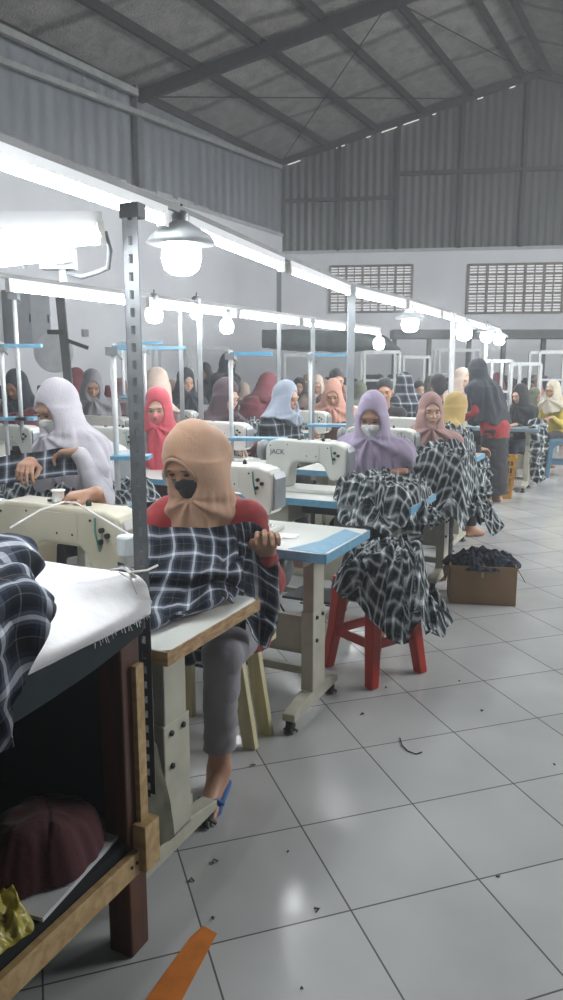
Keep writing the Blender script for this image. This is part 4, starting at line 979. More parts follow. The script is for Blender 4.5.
for i, (px, Y) in enumerate(spots):
    c = crowd[i % 3] if i < 3 else copy_tree(crowd[i % 3])
    
    p = D(px, 367, Y)
    while any((p.x-u[0])**2+(p.y-u[1])**2 < .36 for u in PL_): Y += .15; p = D(px, 367, Y)
    PL_.append((p.x, p.y)); c.location = (p.x, p.y, 0); c.rotation_euler.z = rc.uniform(-1.2, 1.2)+(PI if rc.random() < .3 else 0); c.scale = (rc.uniform(.95, 1.06),)*3
    c['label'] = 'seated worker among the racks near the back wall'; c['group'] = 'seated workers in the far part of the hall'; c['category'] = 'person'
    if i >= 3:
        for ch in c.children:
            if ch.name.startswith(('headscarf', 'blouse')) and ch.material_slots:
                ch.material_slots[0].link = 'OBJECT'; ch.material_slots[0].material = tint[rc.randrange(len(tint))]

# ---------------------------------------------------------------- cloth on and between the tables
def Dp(lst): return [D(*p) for p in lst]
def Tp(lst, z): return [G(px, py, TZ+z) for px, py in lst]
o = sheet('plaid_cloth', [
    Dp([(112, 524, 2.30), (150, 526, 2.33), (190, 527, 2.35), (225, 526, 2.38), (248, 522, 2.42), (262, 528, 2.45), (276, 548, 2.46)]),
    Dp([(114, 545, 2.25), (150, 548, 2.28), (190, 548, 2.31), (228, 548, 2.35), (252, 548, 2.40), (268, 562, 2.45), (280, 570, 2.46)]),
    Tp([(118, 572)], .12)+Tp([(150, 572), (190, 572), (225, 570)], .11)+Dp([(251, 576, 2.40), (267, 584, 2.44), (281, 594, 2.46)]),
    Tp([(122, 590), (150, 590), (190, 588), (224, 582)], .06)+Dp([(250, 602, 2.40), (265, 606, 2.44), (279, 614, 2.45)]),
    Tp([(124, 606), (152, 606), (190, 599), (228, 590)], .05)+Dp([(254, 616, 2.41), (266, 622, 2.43), (276, 628, 2.44)]),
    Tp([(126, 624), (152, 622), (190, 611), (231, 597)], .035)+Dp([(256, 630, 2.41), (265, 636, 2.42), (272, 640, 2.43)]),
    Tp([(128, 636), (150, 632), (188, 619), (234, 603)], .008)+Dp([(257, 642, 2.41), (263, 648, 2.42), (269, 650, 2.43)])],
    PLAID, nu=260, nv=220, amp=.024, fs=8, seed=3, crease=.6, warp=.05, uvs=1.15)
setp(o, 'navy plaid cloth held up by the peach-scarfed woman over her table', 'fabric', 'plaid cloths')
o = sheet('plaid_cloth', [
    Dp([(182, 615, 2.48), (200, 612, 2.50), (225, 608, 2.50), (250, 600, 2.52)]), Dp([(182, 632, 2.44), (202, 632, 2.42), (224, 628, 2.42), (246, 620, 2.46)]),
    Dp([(184, 648, 2.44), (204, 650, 2.42), (222, 650, 2.42), (241, 642, 2.46)]), Dp([(186, 664, 2.50), (206, 660, 2.46), (222, 661, 2.46), (238, 664, 2.50)])],
    PLAID, nu=90, nv=70, amp=.018, fs=11, seed=5, warp=.05)
setp(o, 'plaid cloth hanging over the lap below the wooden table edge', 'fabric', 'plaid cloths')
# foreground left plaid cloth
o = sheet('plaid_cloth', [
    Dp([(-40, 540, 1.62), (-10, 538, 1.64), (12, 540, 1.66), (28, 546, 1.66), (40, 556, 1.64)]),
    Dp([(-40, 575, 1.40), (-5, 562, 1.44), (16, 560, 1.46), (32, 566, 1.46), (41, 578, 1.47)]),
    Dp([(-40, 615, 1.24), (-5, 592, 1.30), (18, 582, 1.34), (38, 588, 1.36), (52, 604, 1.37)]),
    Dp([(-40, 650, 1.20), (-5, 632, 1.24), (14, 622, 1.28), (32, 622, 1.31), (48, 632, 1.33)]),
    Dp([(-40, 690, 1.19), (-8, 672, 1.22), (6, 665, 1.25), (20, 660, 1.28), (36, 664, 1.30)]),
    Dp([(-42, 730, 1.19), (-14, 715, 1.22), (-4, 710, 1.24), (5, 706, 1.26), (16, 700, 1.28)]),
    Dp([(-44, 790, 1.19), (-18, 770, 1.22), (-6, 762, 1.23), (2, 754, 1.24), (14, 748, 1.25)])],
    PLAID, nu=160, nv=200, amp=.020, fs=9, seed=9, crease=.6, warp=.05, uvs=1.0, rot=.5)
setp(o, 'navy plaid cloth thrown over the near corner of the padded work table', 'fabric', 'plaid cloths')
def hp(name, c, rx, ry, h, label, m_=None, cat='fabric', **kw):
    o = heap(name, c, rx, ry, h, m_ or PLAIDC, **kw); setp(o, label, cat, 'plaid cloths'); return o
# second row heap in front of the pale scarf
p = G(70, 490, TZ)
hp('plaid_cloth_heap', (p.x-.10, p.y-.12, TZ), .70, .42, .19, 'wide crumpled heap of plaid cloth in front of the pale lilac scarf', rotz=-TH*.8, n=210, seed=2, amp=.035, fs=7)
o = sheet('plaid_cloth', [Dp([(-20, 462, 3.72), (5, 456, 3.72), (35, 452, 3.72), (62, 448, 3.74), (78, 452, 3.75)]), Dp([(-20, 475, 3.68), (5, 470, 3.68), (35, 466, 3.68), (60, 462, 3.7), (76, 462, 3.72)]),
    Dp([(-20, 488, 3.62), (5, 484, 3.62), (35, 480, 3.62), (60, 476, 3.64), (78, 474, 3.66)])], PLAID, nu=110, nv=50, amp=.012, fs=7, seed=4)
setp(o, 'plaid panel stretched between the hands of the pale-scarfed woman', 'fabric', 'plaid cloths')
# third table: cloth at its right end falling over the front
def tdrop(front, right, slope=6.0, mx=.30):
    def f(px, py):
        d = np.maximum(0, np.maximum(front-py, px-right)); return np.minimum(d*slope, mx)
    return f
q = loc(N1[2], -.20, .22, TZ)
hp('plaid_cloth_heap', q, .30, .36, .15, 'crumpled plaid cloth at the end of the lettered machine table', rotz=-TH, n=130, seed=6, amp=.032, fs=10, dropfn=tdrop(-.22, .19, 6, .10))
o = sheet('plaid_cloth', [Dp([(394, 500, 4.02), (404, 500, 4.02), (416, 498, 4.04)]), Dp([(396, 530, 4.0), (406, 530, 4.0), (420, 528, 4.05)]), Dp([(402, 565, 4.05), (410, 566, 4.05), (420, 560, 4.1)])], PLAIDC, nu=90, nv=120, amp=.02, fs=13, seed=8, crum=True)
setp(o, 'plaid cloth strip hanging beside the leg of the lettered machine table', 'fabric', 'plaid cloths')
q = loc(N1[3], -.22, .20, TZ)
hp('plaid_cloth_heap', q, .42, .42, .20, 'high heap of plaid cloth in front of the mauve scarf', rotz=-TH, n=150, seed=12, amp=.035, fs=9, dropfn=tdrop(-.24, .24, 6, .28))
o = sheet('plaid_cloth', [Dp([(404, 490, 4.85), (416, 492, 4.80), (430, 494, 4.78)]), Dp([(404, 530, 4.85), (414, 530, 4.82), (424, 528, 4.80)]), Dp([(400, 570, 4.9), (410, 575, 4.88), (418, 572, 4.86)]), Dp([(396, 598, 4.9), (408, 602, 4.9), (414, 600, 4.9)])], PLAIDC, nu=90, nv=160, amp=.022, fs=13, seed=18, crum=True)
setp(o, 'plaid cloth trailing to the floor left of the pale table leg by the carton', 'fabric', 'plaid cloths')
q = loc(N1[4], -.30, .26, TZ)
hp('plaid_cloth_heap', q, .36, .36, .24, 'heap of plaid cloth piled before the gold scarf', rotz=-TH, n=130, seed=15, amp=.04, fs=9, dropfn=tdrop(-.26, .22, 6, .25))
o = sheet('plaid_cloth', [Dp([(452, 450, 6.35), (466, 446, 6.3), (480, 452, 6.35), (487, 462, 6.5)]), Dp([(450, 465, 6.3), (466, 464, 6.2), (482, 468, 6.3), (490, 478, 6.45)]),
    Dp([(450, 482, 6.3), (466, 482, 6.2), (482, 485, 6.3), (491, 492, 6.45)]), Dp([(452, 500, 6.35), (466, 502, 6.25), (482, 500, 6.35), (490, 500, 6.45)])], PLAIDC, nu=120, nv=130, amp=.03, fs=10, seed=21, crum=True)
setp(o, 'plaid cloth hanging down in a full drape left of the yellow basket', 'fabric', 'plaid cloths')
o = sheet('plaid_cloth', [Dp([(528, 420, 8.9), (537, 418, 8.85), (547, 420, 8.9)]), Dp([(528, 440, 8.85), (538, 440, 8.8), (548, 442, 8.9)]), Dp([(530, 465, 8.9), (538, 468, 8.85), (545, 465, 8.95)]), Dp([(532, 482, 9.0), (538, 484, 8.95), (544, 480, 9.0)])], PLAIDC, nu=80, nv=110, amp=.03, fs=9, seed=25, crum=True)
setp(o, 'plaid cloth hanging off the blue-grey table at the far right', 'fabric', 'plaid cloths')
# more heaps on second row
for (px, py, rx, ry, h, sd, lb) in ((262, 444, .42, .28, .20, 31, 'plaid heap right of the central thread stand'), (215, 452, .35, .25, .10, 32, 'plaid heap behind the peach scarf'), (305, 428, .40, .28, .16, 33, 'plaid heap beside the woman in the plaid shirt'),
                             (345, 425, .30, .22, .10, 34, 'plaid heap behind the lavender scarf'), (105, 440, .35, .25, .10, 35, 'plaid heap beside the machine right of the pale scarf'), (190, 430, .35, .25, .12, 36, 'plaid heap between the red and dark wine scarves'), (250, 405, .4, .3, .15, 37, 'plaid heap in the middle distance left of the plaid shirt')):
    q = G(px, py, TZ+.0); hp('plaid_cloth_heap', q, rx, ry, h, lb, rotz=-TH, n=80, seed=sd, amp=.04, fs=8)

# ---------------------------------------------------------------- red stool with cloth, carton, basket, blue stool
REDP = mat('red_plastic', (.42, .028, .015), .35, var=.05); BLUEP = mat('blue_grey_plastic', (.08, .17, .25), .4, var=.05); YELP = mat('yellow_plastic', (.58, .30, .02), .4, var=.05)
sc_ = Vector((.45, 3.47, 0))
stool(sc_, math.radians(36), 'red plastic stool loaded with plaid cloth', REDP, S=.25, hgt=.48)
def sdrop(px, py):
    d = np.maximum(0, np.maximum(px-.13, np.maximum(-py-.20, py-.18))); e = np.maximum(0, -px-.20)
    k = np.clip((px+.12)/.14, 0, 1); return np.minimum(d*4.5, .22)*(.25+.75*k)+np.minimum(e*1.5, .05)
hp('plaid_cloth_heap', (sc_.x+.075, sc_.y-.02, .484), .28, .27, .13, 'crumpled plaid cloth piled on the red stool', rotz=-.25, n=190, seed=41, amp=.034, fs=11, dropfn=sdrop)
# carton
CARD = mat('brown_cardboard', (.30, .19, .10), .8, var=.10, vs=6); c0 = Vector((1.27, 4.62, 0))
t = thing('cardboard_box', 'brown cardboard box full of plaid cloth on the aisle floor', 'box', c0, -.16)
w2, d2, hh = .20, .15, .245
for nm, (x0, x1, y0, y1) in (('front_panel', (-w2, w2, -d2, -d2+.006)), ('back_panel', (-w2, w2, d2-.006, d2)), ('side_panel', (-w2, -w2+.006, -d2, d2)), ('side_panel', (w2-.006, w2, -d2, d2))):
    b = MB(); b.box(x0, x1, y0, y1, 0, hh); b.build(nm, CARD, t, bevel=.001)
b = MB(); b.box(-w2, w2, -d2, d2, 0, .006); b.build('bottom_panel', CARD, t)
b = MB(); b.bar((w2, 0, hh-.01), (w2+.05, 0, hh-.09), .28, .005); b.build('flap', CARD, t); b = MB(); b.bar((-w2, 0, hh-.01), (-w2-.03, 0, hh-.10), .28, .005); b.build('flap', CARD, t)
b = MB(); b.box(-.012, .0, -d2-.0015, -d2, hh-.07, hh-.01); b.build('tape_scrap', mat('tape_pale', (.5, .42, .3), .3, var=0), t)
hp('plaid_cloth_heap', (c0.x, c0.y, hh-.03), .235, .185, .10, 'plaid cloth heaped in the cardboard box', rotz=-.16, n=130, seed=44, amp=.017, fs=12, m_=plaid('dark_plaid', per=.08, lite=(.13, .13, .15)))
# yellow basket
def basket():
    p = G(501, 497); t = thing('laundry_basket', 'tall yellow slatted plastic basket beside the standing woman', 'basket', p, -.3)
    a0, a1, hh = .105, .145, .47
    def P(k, f, r): # point on square ring
        a = 4*f; i = int(a) % 4; u = a-int(a); c = [(-1, -1), (1, -1), (1, 1), (-1, 1)]; x = c[i][0]+(c[(i+1) % 4][0]-c[i][0])*u; y = c[i][1]+(c[(i+1) % 4][1]-c[i][1])*u
        return Vector((x*r, y*r*.8, k))
    R_ = lambda z: a0+(a1-a0)*z/hh
    for nm, zz, th in (('rim', hh-.02, .045), ('hoop', .36, .018), ('hoop', .25, .018), ('hoop', .14, .018), ('base_band', .03, .05)):
        b = MB()
        for i in range(4): b.bar(P(zz, i/4, R_(zz)), P(zz, (i+1)/4-.0001, R_(zz)), .010 if nm != 'rim' else .022, th)
        b.build(nm, YELP, t)
    b = MB()
    for i in range(28): b.bar(P(.0, (i+.5)/28, R_(0)), P(hh-.02, (i+.5)/28, R_(hh)), .013, .006)
    b.build('slats', YELP, t); b = MB(); b.box(-a0, a0, -a0*.8, a0*.8, .005, .02); b.build('base', YELP, t)
    hp('cloth_heap', (p.x, p.y, .34), .12, .10, .12, 'dark cloth stuffed in the yellow basket', m_=BLKC, n=50, seed=50)
basket()
p = G(556, 478); stool((p.x+.1, p.y+.15, 0), -.2, 'blue-grey plastic stool at the right edge of the view', BLUEP, S=.32, hgt=.50)
# peach woman's bench
t = thing('wooden_bench', 'pale yellow wooden bench under the peach-scarfed woman', 'bench', (-.20, 2.78, 0), -TH)
b = MB(); b.box(-.32, .14, -.12, .12, .40, .435); b.build('seat', PALEW, t)
for sx, tp in ((-.28, -.26), (.09, .045)):
    for sy in (-.04, .09):
        b = MB(); b.bar((sx+.02, sy, 0), (tp, sy, .40), .055, .028, up=(0, 1, 0)); b.build('leg', PALEW, t)

# ---------------------------------------------------------------- near work table at the left
C0 = Vector((-.388, 1.69, 0)); BK = mat('black_shade_lining', (.008, .010, .012), .9, var=.2)  # black lining colour stands for the shade under the table
t = thing('work_table', 'dark stained work table with pine rails filling the lower left', 'table', C0, -TH)
b = MB(); b.box(-.035, .035, -.035, .035, 0, .88); b.build('leg', STAIN, t, bevel=.004)
b = MB(); b.box(-.035, .035, -1.30, -1.23, 0, .88); b.build('leg', STAIN, t, bevel=.004)
b = MB(); b.box(-.95, -.88, -.035, .035, 0, .88); b.build('leg', STAIN, t, bevel=.004)
b = MB(); b.box(-.97, .0, -1.33, .03, .85, .872); b.build('tabletop', STAIN, t)
b = MB(); b.box(.035, .055, -1.33, .02, .235, .295); b.build('side_rail', PINE, t, bevel=.002)
b = MB(); b.box(.036, .050, .0, .030, .27, .76); b.build('upright_strip', PINE, t)
b = MB(); b.box(.036, .075, -.018, .04, .24, .36); b.build('corner_block', PINE, t, bevel=.002)
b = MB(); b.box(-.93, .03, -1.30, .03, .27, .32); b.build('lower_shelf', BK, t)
b = MB(); b.box(-.93, .0, .036, .045, .10, .88); b.build('rear_shade_lining', BK, t)  # black panel added to keep the table interior dark
b = MB(); b.box(-.70, -.69, -1.30, .03, .20, .88); b.build('inner_shade_lining', BK, t)  # second black panel darkening the interior from the left
b = MB()
for x, y in ((.056, -.03), (.056, -.05)): b.tube([(x, y, .27), (x+.003, y, .27)], .004, 8)
b.build('nail', DARKM, t)
M0 = Matrix.Translation(C0) @ Matrix.Rotation(-TH, 4, 'Z')
def L0(x, y, z): return M0 @ Vector((x, y, z))
rows = []
for y, rx_, hx in ((.078, .030, .040), (.055, .030, .045), (-.03, -.03, .046), (-.12, -.10, .046), (-.30, -.16, .044), (-.65, -.14, .046), (-1.1, -.12, .044), (-1.33, -.12, .046)):
    dz = -.07 if y > .07 else 0
    rows.append([L0(-1.0, y, .945+dz), L0(-.6, y, .955+dz), L0(-.35, y, .962+dz), L0(rx_-.06, y, .968+dz), L0(rx_, y, .960+dz), L0((rx_+hx)/2+.005, y, .925+dz*.5), L0(hx, y, .895), L0(hx-.001, y, .868)])
WCL = mat('white_pad_cloth', (.72, .72, .73), .9, var=.05, vs=6, bump=.25, bs=30)
o = sheet('padded_table_cover', rows, WCL, nu=120, nv=120, amp=.006, fs=6, seed=14, crease=.4, thick=.006); setp(o, 'thick white padded cloth covering the near work table', 'table cover')
b = MB(); r = random.Random(5)
for i in range(26):
    y = r.uniform(-.14, .06); z = .874; b.tube([L0(.048, y, z), L0(.050+r.uniform(0, .006), y+r.uniform(-.004, .004), z-r.uniform(.006, .02))], .0009, 4)
b.build('frayed_threads', WCL, o).parent = o
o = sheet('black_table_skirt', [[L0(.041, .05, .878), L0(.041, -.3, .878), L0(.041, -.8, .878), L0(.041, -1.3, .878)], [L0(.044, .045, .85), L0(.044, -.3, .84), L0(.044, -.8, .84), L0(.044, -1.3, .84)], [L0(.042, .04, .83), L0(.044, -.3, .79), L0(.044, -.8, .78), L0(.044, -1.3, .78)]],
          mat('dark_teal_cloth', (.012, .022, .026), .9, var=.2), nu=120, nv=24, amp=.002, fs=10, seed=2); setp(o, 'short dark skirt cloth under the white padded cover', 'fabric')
# knotted string
STR = mat('white_string', (.62, .60, .56), .8, var=0)
b = MB(); a = D(132, 572, 1.70); b.tube([a+Vector((-.05, .0, .005)), a+Vector((-.02, -.012, .012)), a, a+Vector((.03, .03, -.004)), a+Vector((.05, .06, 0))], .0028, 6)
b.tube([a+Vector((-.03, 0, .0)), a+Vector((0, -.02, -.01)), a+Vector((.012, -.01, -.05))], .002, 6); b.tube([a+Vector((-.012, -.01, .012)), a+Vector((.0, -.022, .004)), a+Vector((.01, -.012, -.008)), a+Vector((-.004, -.008, -.01))], .004, 6)
setp(b.build('tied_string', STR), 'white string tying the padded cover to the perforated post', 'string')
b = MB(); a = D(56, 640, 1.56)
for pts in ([(-.015, 0, .03), (-.02, -.01, .0), (.0, -.015, -.035), (.012, -.01, -.03)], [(.035, .02, .04), (.02, 0, .0), (.004, -.01, -.03), (-.006, -.01, -.035)], [(.0, -.01, -.03), (.004, -.012, -.06)], [(.006, -.01, -.03), (.02, -.012, -.065)]): b.tube([a+Vector(p) for p in pts], .0022, 6)
b.tube([a+Vector((-.004, -.012, -.028)), a+Vector((.008, -.018, -.034)), a+Vector((.006, -.008, -.042))], .005, 6)
setp(b.build('knotted_string', STR), 'knotted white string dangling under the padded cover', 'string')
# perforated post
def slotted(h0, h1, label, p, rz):
    t = thing('perforated_post', label, 'post', p, rz); w = .040; b = MB(); n = int((h1-h0)/.04)
    for side in (0, 1):
        Q = (lambda x0, x1, z0, z1: b.box(x0, x1, 0, .0025, z0, z1)) if side == 0 else (lambda x0, x1, z0, z1: b.box(0, .0025, x0, x1, z0, z1))
        Q(0, w*.36, h0, h1); Q(w*.64, w, h0, h1)
        for i in range(n+1):
            z = h0+i*.04; Q(w*.36, w*.64, z-.010, z+.010)
    b.build('angle_iron', mat('post_grey_paint', (.085, .092, .098), .5, metal=.3, var=.2, vs=20), t)
    return t
pt = slotted(.36, 1.82, 'dark grey perforated steel post standing at the near work table', (-.365, 1.80, 0), math.radians(-20))
b = MB(); b.box(-.004, .045, -.004, .03, 1.79, 1.822); b.build('top_clip', DARKM, pt)
# lamps on that post
a = D(97, 221, 1.76); e = D(-70, 226, 1.25); tube_lamp(a, e, 'nearest short tube lamp pointing left from the perforated post, upper of the two', 'lamps at the perforated post', r=.020, off=.03)
a = D(62, 240, 1.85); e = D(-70, 250, 1.40); tube_lamp(a, e, 'lower tube lamp at the upper left, under the one on the perforated post', 'lamps at the perforated post', r=.014, off=.03)
b = MB(); b.tube([D(*p) for p in ((24, 268, 1.9), (28, 258, 1.9), (40, 255, 1.9), (55, 262, 1.9), (68, 273, 1.88), (82, 277, 1.86), (98, 272, 1.84), (108, 268, 1.82), (110, 250, 1.8), (105, 232, 1.78))], .006, 8)
setp(b.build('power_cable', mat('grey_cable', (.16, .17, .18), .5, var=0)), 'grey cable looping below the upper left tube lamps', 'cable')
b = MB(); b.box(-.05, .03, -.02, .02, -.05, .0); b.tube([(0, 0, -.05), (.0, 0, -.08)], .01, 8); o = b.build('cable_socket', mat('pale_plastic_grey', (.4, .42, .45), .5, var=0)); o.location = D(62, 248, 1.88); setp(o, 'small pale socket hanging by the looped cable', 'socket')
# bundles on the lower shelf
def L0p(px, py, z): return G(px, py, z)
q = L0(-.09, -.19, .332)
o = heap('fabric_bundle', q, .11, .15, .17, FM('deep_red_cloth', (.05, .003, .006)), rotz=-TH, n=70, seed=61, amp=.008, fs=5, sq=5); setp(o, 'dark red fabric bundle on the shelf of the near work table', 'fabric')
b = MB(); M1 = M0 @ Matrix.Translation((-.09, -.17, .320)) @ Matrix.Rotation(.12, 4, 'Z')
b.box(-.10, .11, -.17, .17, 0, .005, M1); b.box(-.10, .11, -.17, .17, .006, .010, M1)
setp(b.build('paper_stack', mat('white_paper', (.55, .56, .58), .7, var=.1)), 'thin stack of white-edged paper under the dark red bundle', 'paper')
q = L0(-.08, -.42, .322); o = heap('plastic_bag', q, .13, .12, .10, mat('yellow_film', (.40, .34, .06), .35, var=.1), rotz=0, n=60, seed=63, amp=.02, fs=16); setp(o, 'crumpled yellow plastic bag at the lower left edge', 'bag')
# cardboard scrap by the first table
o = sheet('cardboard_scrap', [Dp([(146, 735, 1.85), (150, 738, 1.86), (155, 745, 1.88)]), Dp([(146, 775, 1.83), (156, 775, 1.86), (163, 778, 1.88)]), Dp([(146, 815, 1.80), (160, 812, 1.84), (170, 812, 1.87)]), Dp([(146, 848, 1.78), (158, 846, 1.80), (173, 836, 1.86)])],
          mat('dusty_olive_card', (.10, .10, .07), .9, var=.3, vs=14), nu=30, nv=40, amp=.004, thick=.012); setp(o, 'bent dusty card flap between the perforated post and the table leg', 'cardboard')
# tape on the floor and litter
b = MB(); P = [G(*p) for p in ((140, 1008), (178, 1008), (217, 934), (203, 926), (190, 938))]
b.prism([(p.x, p.y) for p in P], 'z', .0005, .0018); setp(b.build('floor_tape', mat('orange_tape', (.55, .17, .025), .5, var=.15, vs=20)), 'strip of orange tape stuck on the floor tiles', 'tape')
TR = mat('dark_thread_scrap', (.05, .045, .04), .9, var=0); r = random.Random(9)
for (px, py, s) in ((218, 862, 9), (194, 882, 8), (316, 913, 8), (252, 765, 6), (360, 715, 10), (387, 688, 5), (496, 877, 5), (481, 712, 7), (555, 765, 4), (214, 918, 4), (287, 853, 3), (303, 990, 3), (459, 681, 4), (240, 590, 4)):
    p = G(px, py); b = MB(); a = r.uniform(0, 6)
    b.tube([(0, 0, .003), (.004*s*math.cos(a)*.4, .004*s*math.sin(a)*.4, .006), (.002*s*math.cos(a+1), .002*s*math.sin(a+1), .003)], .0025, 5); o = b.build('lint_scrap', TR); o.location = p
    setp(o, 'small dark lint scrap on the floor tiles', 'scrap', 'lint scraps on the floor')
b = MB(); b.tube([G(*p, .003) for p in ((400, 738), (402, 745), (408, 751), (416, 754), (422, 752))], .0025, 5); setp(b.build('thread_scrap', TR), 'curved dark thread lying on the open floor tiles', 'scrap')

# ---------------------------------------------------------------- far part of the hall
# grey cabinets on the left wall
def WPt(px, py):
    d = Vector(ray(px, py)); n = NL; o = Vector((0, 0, H)); tt = (CN-o).dot(n)/d.dot(n); return o+d*tt
def wallbox(nm, px0, px1, py0, py1, dep, m_, label, cat, door=True):
    a = WPt(px0, py0); c = WPt(px1, py1); L = math.hypot(c.x-a.x, c.y-a.y); t = thing(nm, label, cat, (a.x, a.y, 0), math.atan2(AX.y, AX.x))
    z0 = min(a.z, c.z); z1 = max(a.z, c.z)
    b = MB(); b.box(0, L, -dep, -.003, z0, z1); b.build('body', m_, t, bevel=.01)
    b = MB(); b.box(.03, L-.03, -dep-.015, -dep, z0+.03, z1-.03); b.build('door', m_, t, bevel=.005)
    b = MB(); b.box(L*.82, L*.86, -dep-.035, -dep-.015, (z0+z1)/2-.06, (z0+z1)/2+.06); b.build('handle', DARKM, t)
    return t
PAN = mat('panel_box_grey', (.16, .175, .19), .45, var=.08); PAN2 = mat('panel_box_pale', (.26, .28, .30), .45, var=.08)
wallbox('electric_panel', 4, 18, 345, 292, .25, PAN, 'dark grey electric panel box on the left wall', 'panel'); wallbox('electric_panel', 20, 39, 342, 296, .22, PAN2, 'paler grey electric panel box on the left wall, right of the dark one', 'panel')
a = D(0, 345, 9.5)
# pedestal fan / leaning stand
t = thing('standing_fan', 'tall dark pedestal stand leaning beside the left wall', 'fan', D(68, 420, 8.6))
zz = t.location.z; t.location.z = 0
b = MB(); P0 = D(70, 400, 8.6)-t.location; P1 = D(60, 297, 8.6)-t.location; b.bar(P0, P1, .09, .05); b.build('mast', mat('stand_dark', (.07, .07, .075), .6), t)
b = MB(); b.bar(D(48, 332, 8.6)-t.location, D(64, 332, 8.6)-t.location, .06, .05); b.bar(D(66, 340, 8.6)-t.location, D(88, 348, 8.6)-t.location, .05, .04); b.build('arm', STEEL, t)
b = MB(); P0.z = 0; b.box(P0.x-.2, P0.x+.2, P0.y-.2, P0.y+.2, 0, .05); b.bar(P0, D(70, 400, 8.6)-t.location, .06, .05); b.build('base', STEEL, t)
b = MB(); b.lathe([(.02, -.02), (.24, -.012), (.25, 0), (.24, .012), (.02, .02)], n=24, M=Matrix.Rotation(PI/2, 4, 'X')); o = b.build('fan_grille', mat('pale_disc', (.62, .64, .66), .7)); o.location = D(54, 352, 9.3); setp(o, 'faint round pale fan grille on the left wall behind the dark stand', 'fan')
# small things on the left wall
for (px, py, s, lb) in ((84, 333, .12, 'small pale switch box on the left wall'), (46, 313, .09, 'tiny socket plate on the left wall beside the panel'),):
    p = WPt(px, py); b = MB(); b.box(-s/2, s/2, -.05, 0, -s/2, s/2); o = b.build('switch_box', PAN2); o.location = p; o.rotation_euler = (0, 0, math.atan2(AX.y, AX.x)); setp(o, lb, 'switch')
# dark canopy
def canopy():
    Y = 14.0; rows = [[], [], [], [], []]
    for i, (px, y0, y1) in enumerate(((262, 331, 345), (300, 330, 349), (345, 332, 350), (372, 333, 350), (388, 337, 352), (400, 348, 354))):
        a = D(px, y0, Y); c = D(px, y1, Y)
        rows[0].append(a+Vector((0, .5, .0))); rows[1].append(a); rows[2].append((a+c)/2+Vector((0, -.12, 0))); rows[3].append(c); rows[4].append(c+Vector((0, .5, -.02)))
    o = sheet('dark_canopy', rows, mat('dark_canopy_cloth', (.045, .06, .065), .8, var=.2), nu=100, nv=40, amp=.04, fs=2, seed=71, thick=.02); setp(o, 'dark green-grey cloth canopy spanning in front of the back wall', 'canopy')
canopy()
# racks near the back wall
RW = mat('rack_white', (.50, .52, .52), .5, var=.1)
def rack(px0, px1, ytop, ybot, Y, label, n=1, shelf=True):
    a = D(px0, ytop, Y); c = D(px1, ytop, Y); t = thing('garment_rack', label, 'rack', (a.x, Y, 0), 0, 'white racks before the back wall'); L = c.x-a.x; zb = 0; zt = a.z
    for x in [L*i/n for i in range(n+1)]:
        for y in (0, .5): b = MB(); b.bar((x, y, 0), (x, y, zt), .04, .04); b.build('post', RW, t)
    for y in (0, .5): b = MB(); b.bar((0, y, zt), (L, y, zt), .05, .05); b.build('top_rail', RW, t)
    if shelf:
        for zs in (zt-.45, .95): b = MB(); b.box(0, L, 0, .5, zs-.015, zs+.015); b.build('shelf', RW, t)
    return t
rack(365, 400, 352, 400, 12.2, 'white rack below the canopy end, right of the grey post'); rack(404, 430, 357, 400, 12.8, 'low white rack in the middle of the back wall')
rack(492, 512, 361, 400, 11.2, 'narrow white rack right of the standing woman'); rack(520, 541, 364, 400, 11.4, 'narrow white rack above the olive scarf'); rack(540, 575, 352, 400, 12.5, 'white rack at the right edge of the view')
rack(285, 310, 355, 400, 12.8, 'white rack under the canopy left of the grey post'); rack(440, 480, 350, 400, 14.5, 'pale rack behind the tall dark-scarfed woman')
rack(153, 190, 347, 400, 9.3, 'thin pale rack frame left of the two poles', shelf=False); rack(180, 228, 348, 400, 11.0, 'thin pale rack frame in front of the far left corner', shelf=False)
b = MB(); a = D(392, 330, 15.2); c = D(600, 333, 15.2); b.box(a.x, c.x, 15.0, 15.5, a.z-.17, a.z)
for px in (395, 430, 470, 505, 545, 590): x = D(px, 330, 15.2).x; b.box(x-.04, x+.04, 15.2, 15.3, 0, a.z)
setp(b.build('storage_gantry', mat('gantry_dark', (.07, .075, .08), .7, var=.2)), 'long dark beam on posts running before the back wall', 'beam')
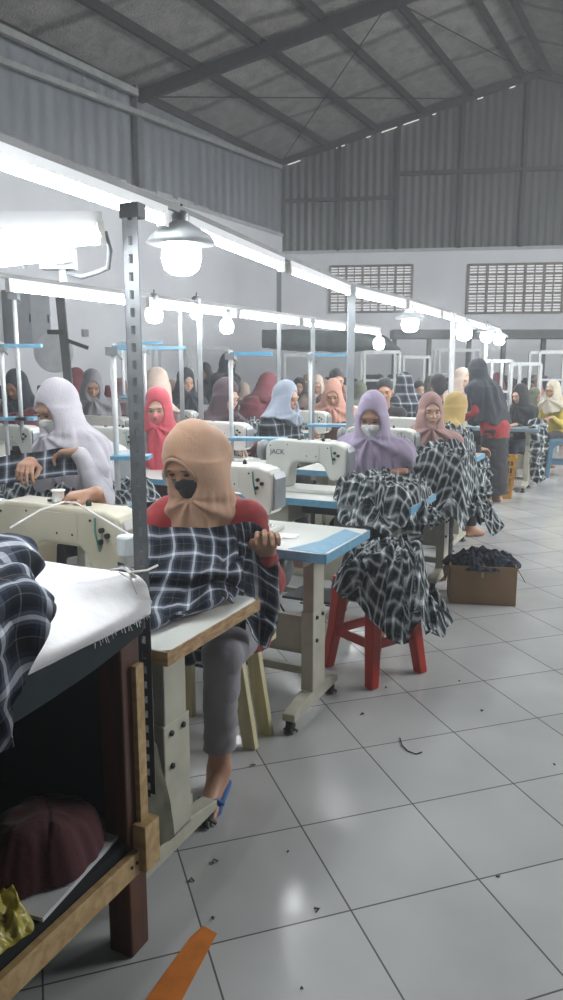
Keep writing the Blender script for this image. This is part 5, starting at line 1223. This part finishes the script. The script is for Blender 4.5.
# stacked cloth and cartons on the racks
r = random.Random(21); used_ = []; tm = [BEIGE, BLKC, BLUG, mat('pale_goods', (.42, .44, .44), .8, var=.1), MAROON, INK, CARD, RW]
for i in range(46):
    s = r.uniform(.09, .17)
    for _ in range(200):
        X_ = r.uniform(-.25, 6.3); k_ = r.randrange(2); Y_ = 14.2+2.0*k_
        if all(abs(X_-u[0]) > .02+s+u[2] or k_ != u[1] for u in used_): break
    else: continue
    used_.append((X_, k_, s)); p = Vector((X_, Y_, 0))
    b = MB(); b.box(-s, s, -s*.8, s*.8, 0, s*1.6); b.box(-s*.9, s*.9, -s*.7, s*.7, s*1.6, s*2.3)
    o = b.build('goods_stack', tm[r.randrange(len(tm))], bevel=.03); o.location = (p.x, p.y, .95); o.rotation_euler = (0, 0, r.uniform(-.1, .1))
    setp(o, 'small stack of folded goods on the racks near the back wall', 'stack', 'stacks of goods near the back wall')
for i in range(4):
    b = MB(); b.box(0, 3.4, 0, .6, .90, .95)
    for x in (.05, 1.7, 3.35):
        for y in (.05, .55): b.box(x-.03, x+.03, y-.03, y+.03, 0, .9)
    o = b.build('packing_table', RW); o.location = (-.6+3.6*(i % 2)+.2, 13.9+2.0*(i//2), 0); setp(o, 'long pale packing table near the back wall', 'table', 'packing tables near the back wall')
# shelves of goods along the left wall
t = thing('low_shelf', 'low shelf with dark cones by the left wall', 'shelf', D(10, 400, 9.3)); t.location.z = 0
b = MB(); b.box(-.4, 1.5, 0, .4, 1.02, 1.06); b.build('board', RW, t)
for x in (-.3, 1.4): b = MB(); b.box(x, x+.05, .1, .3, 0, 1.02); b.build('leg', RW, t)
for i in range(9):
    b = MB(); b.lathe([(.055, 0), (.05, .02), (.03, .16), (.02, .17)], n=10); o = b.build('thread_cone', [INK, BLKC, MAROON][i % 3]); o.location = t.location+Vector((-.2+i*.17, .2, 1.06)); setp(o, 'dark thread cone standing on the shelf by the left wall', 'cone', 'thread cones by the left wall')
o = heap('red_cloth_heap', D(30, 402, 6.4), .55, .3, .25, MAROON, n=60, seed=80, amp=.03); o.location.z = .86; setp(o, 'dark red cloth heap behind the pale lilac scarf', 'fabric')
b = MB(); b.box(-.7, .6, -.3, .3, .82, .858)
for x in (-.65, .55):
    for y in (-.25, .25): b.box(x-.03, x+.03, y-.03, y+.03, 0, .82)
o2 = b.build('side_table', RW); o2.location = (o.location.x, o.location.y, 0); setp(o2, 'plain table under the dark red cloth heap', 'table')
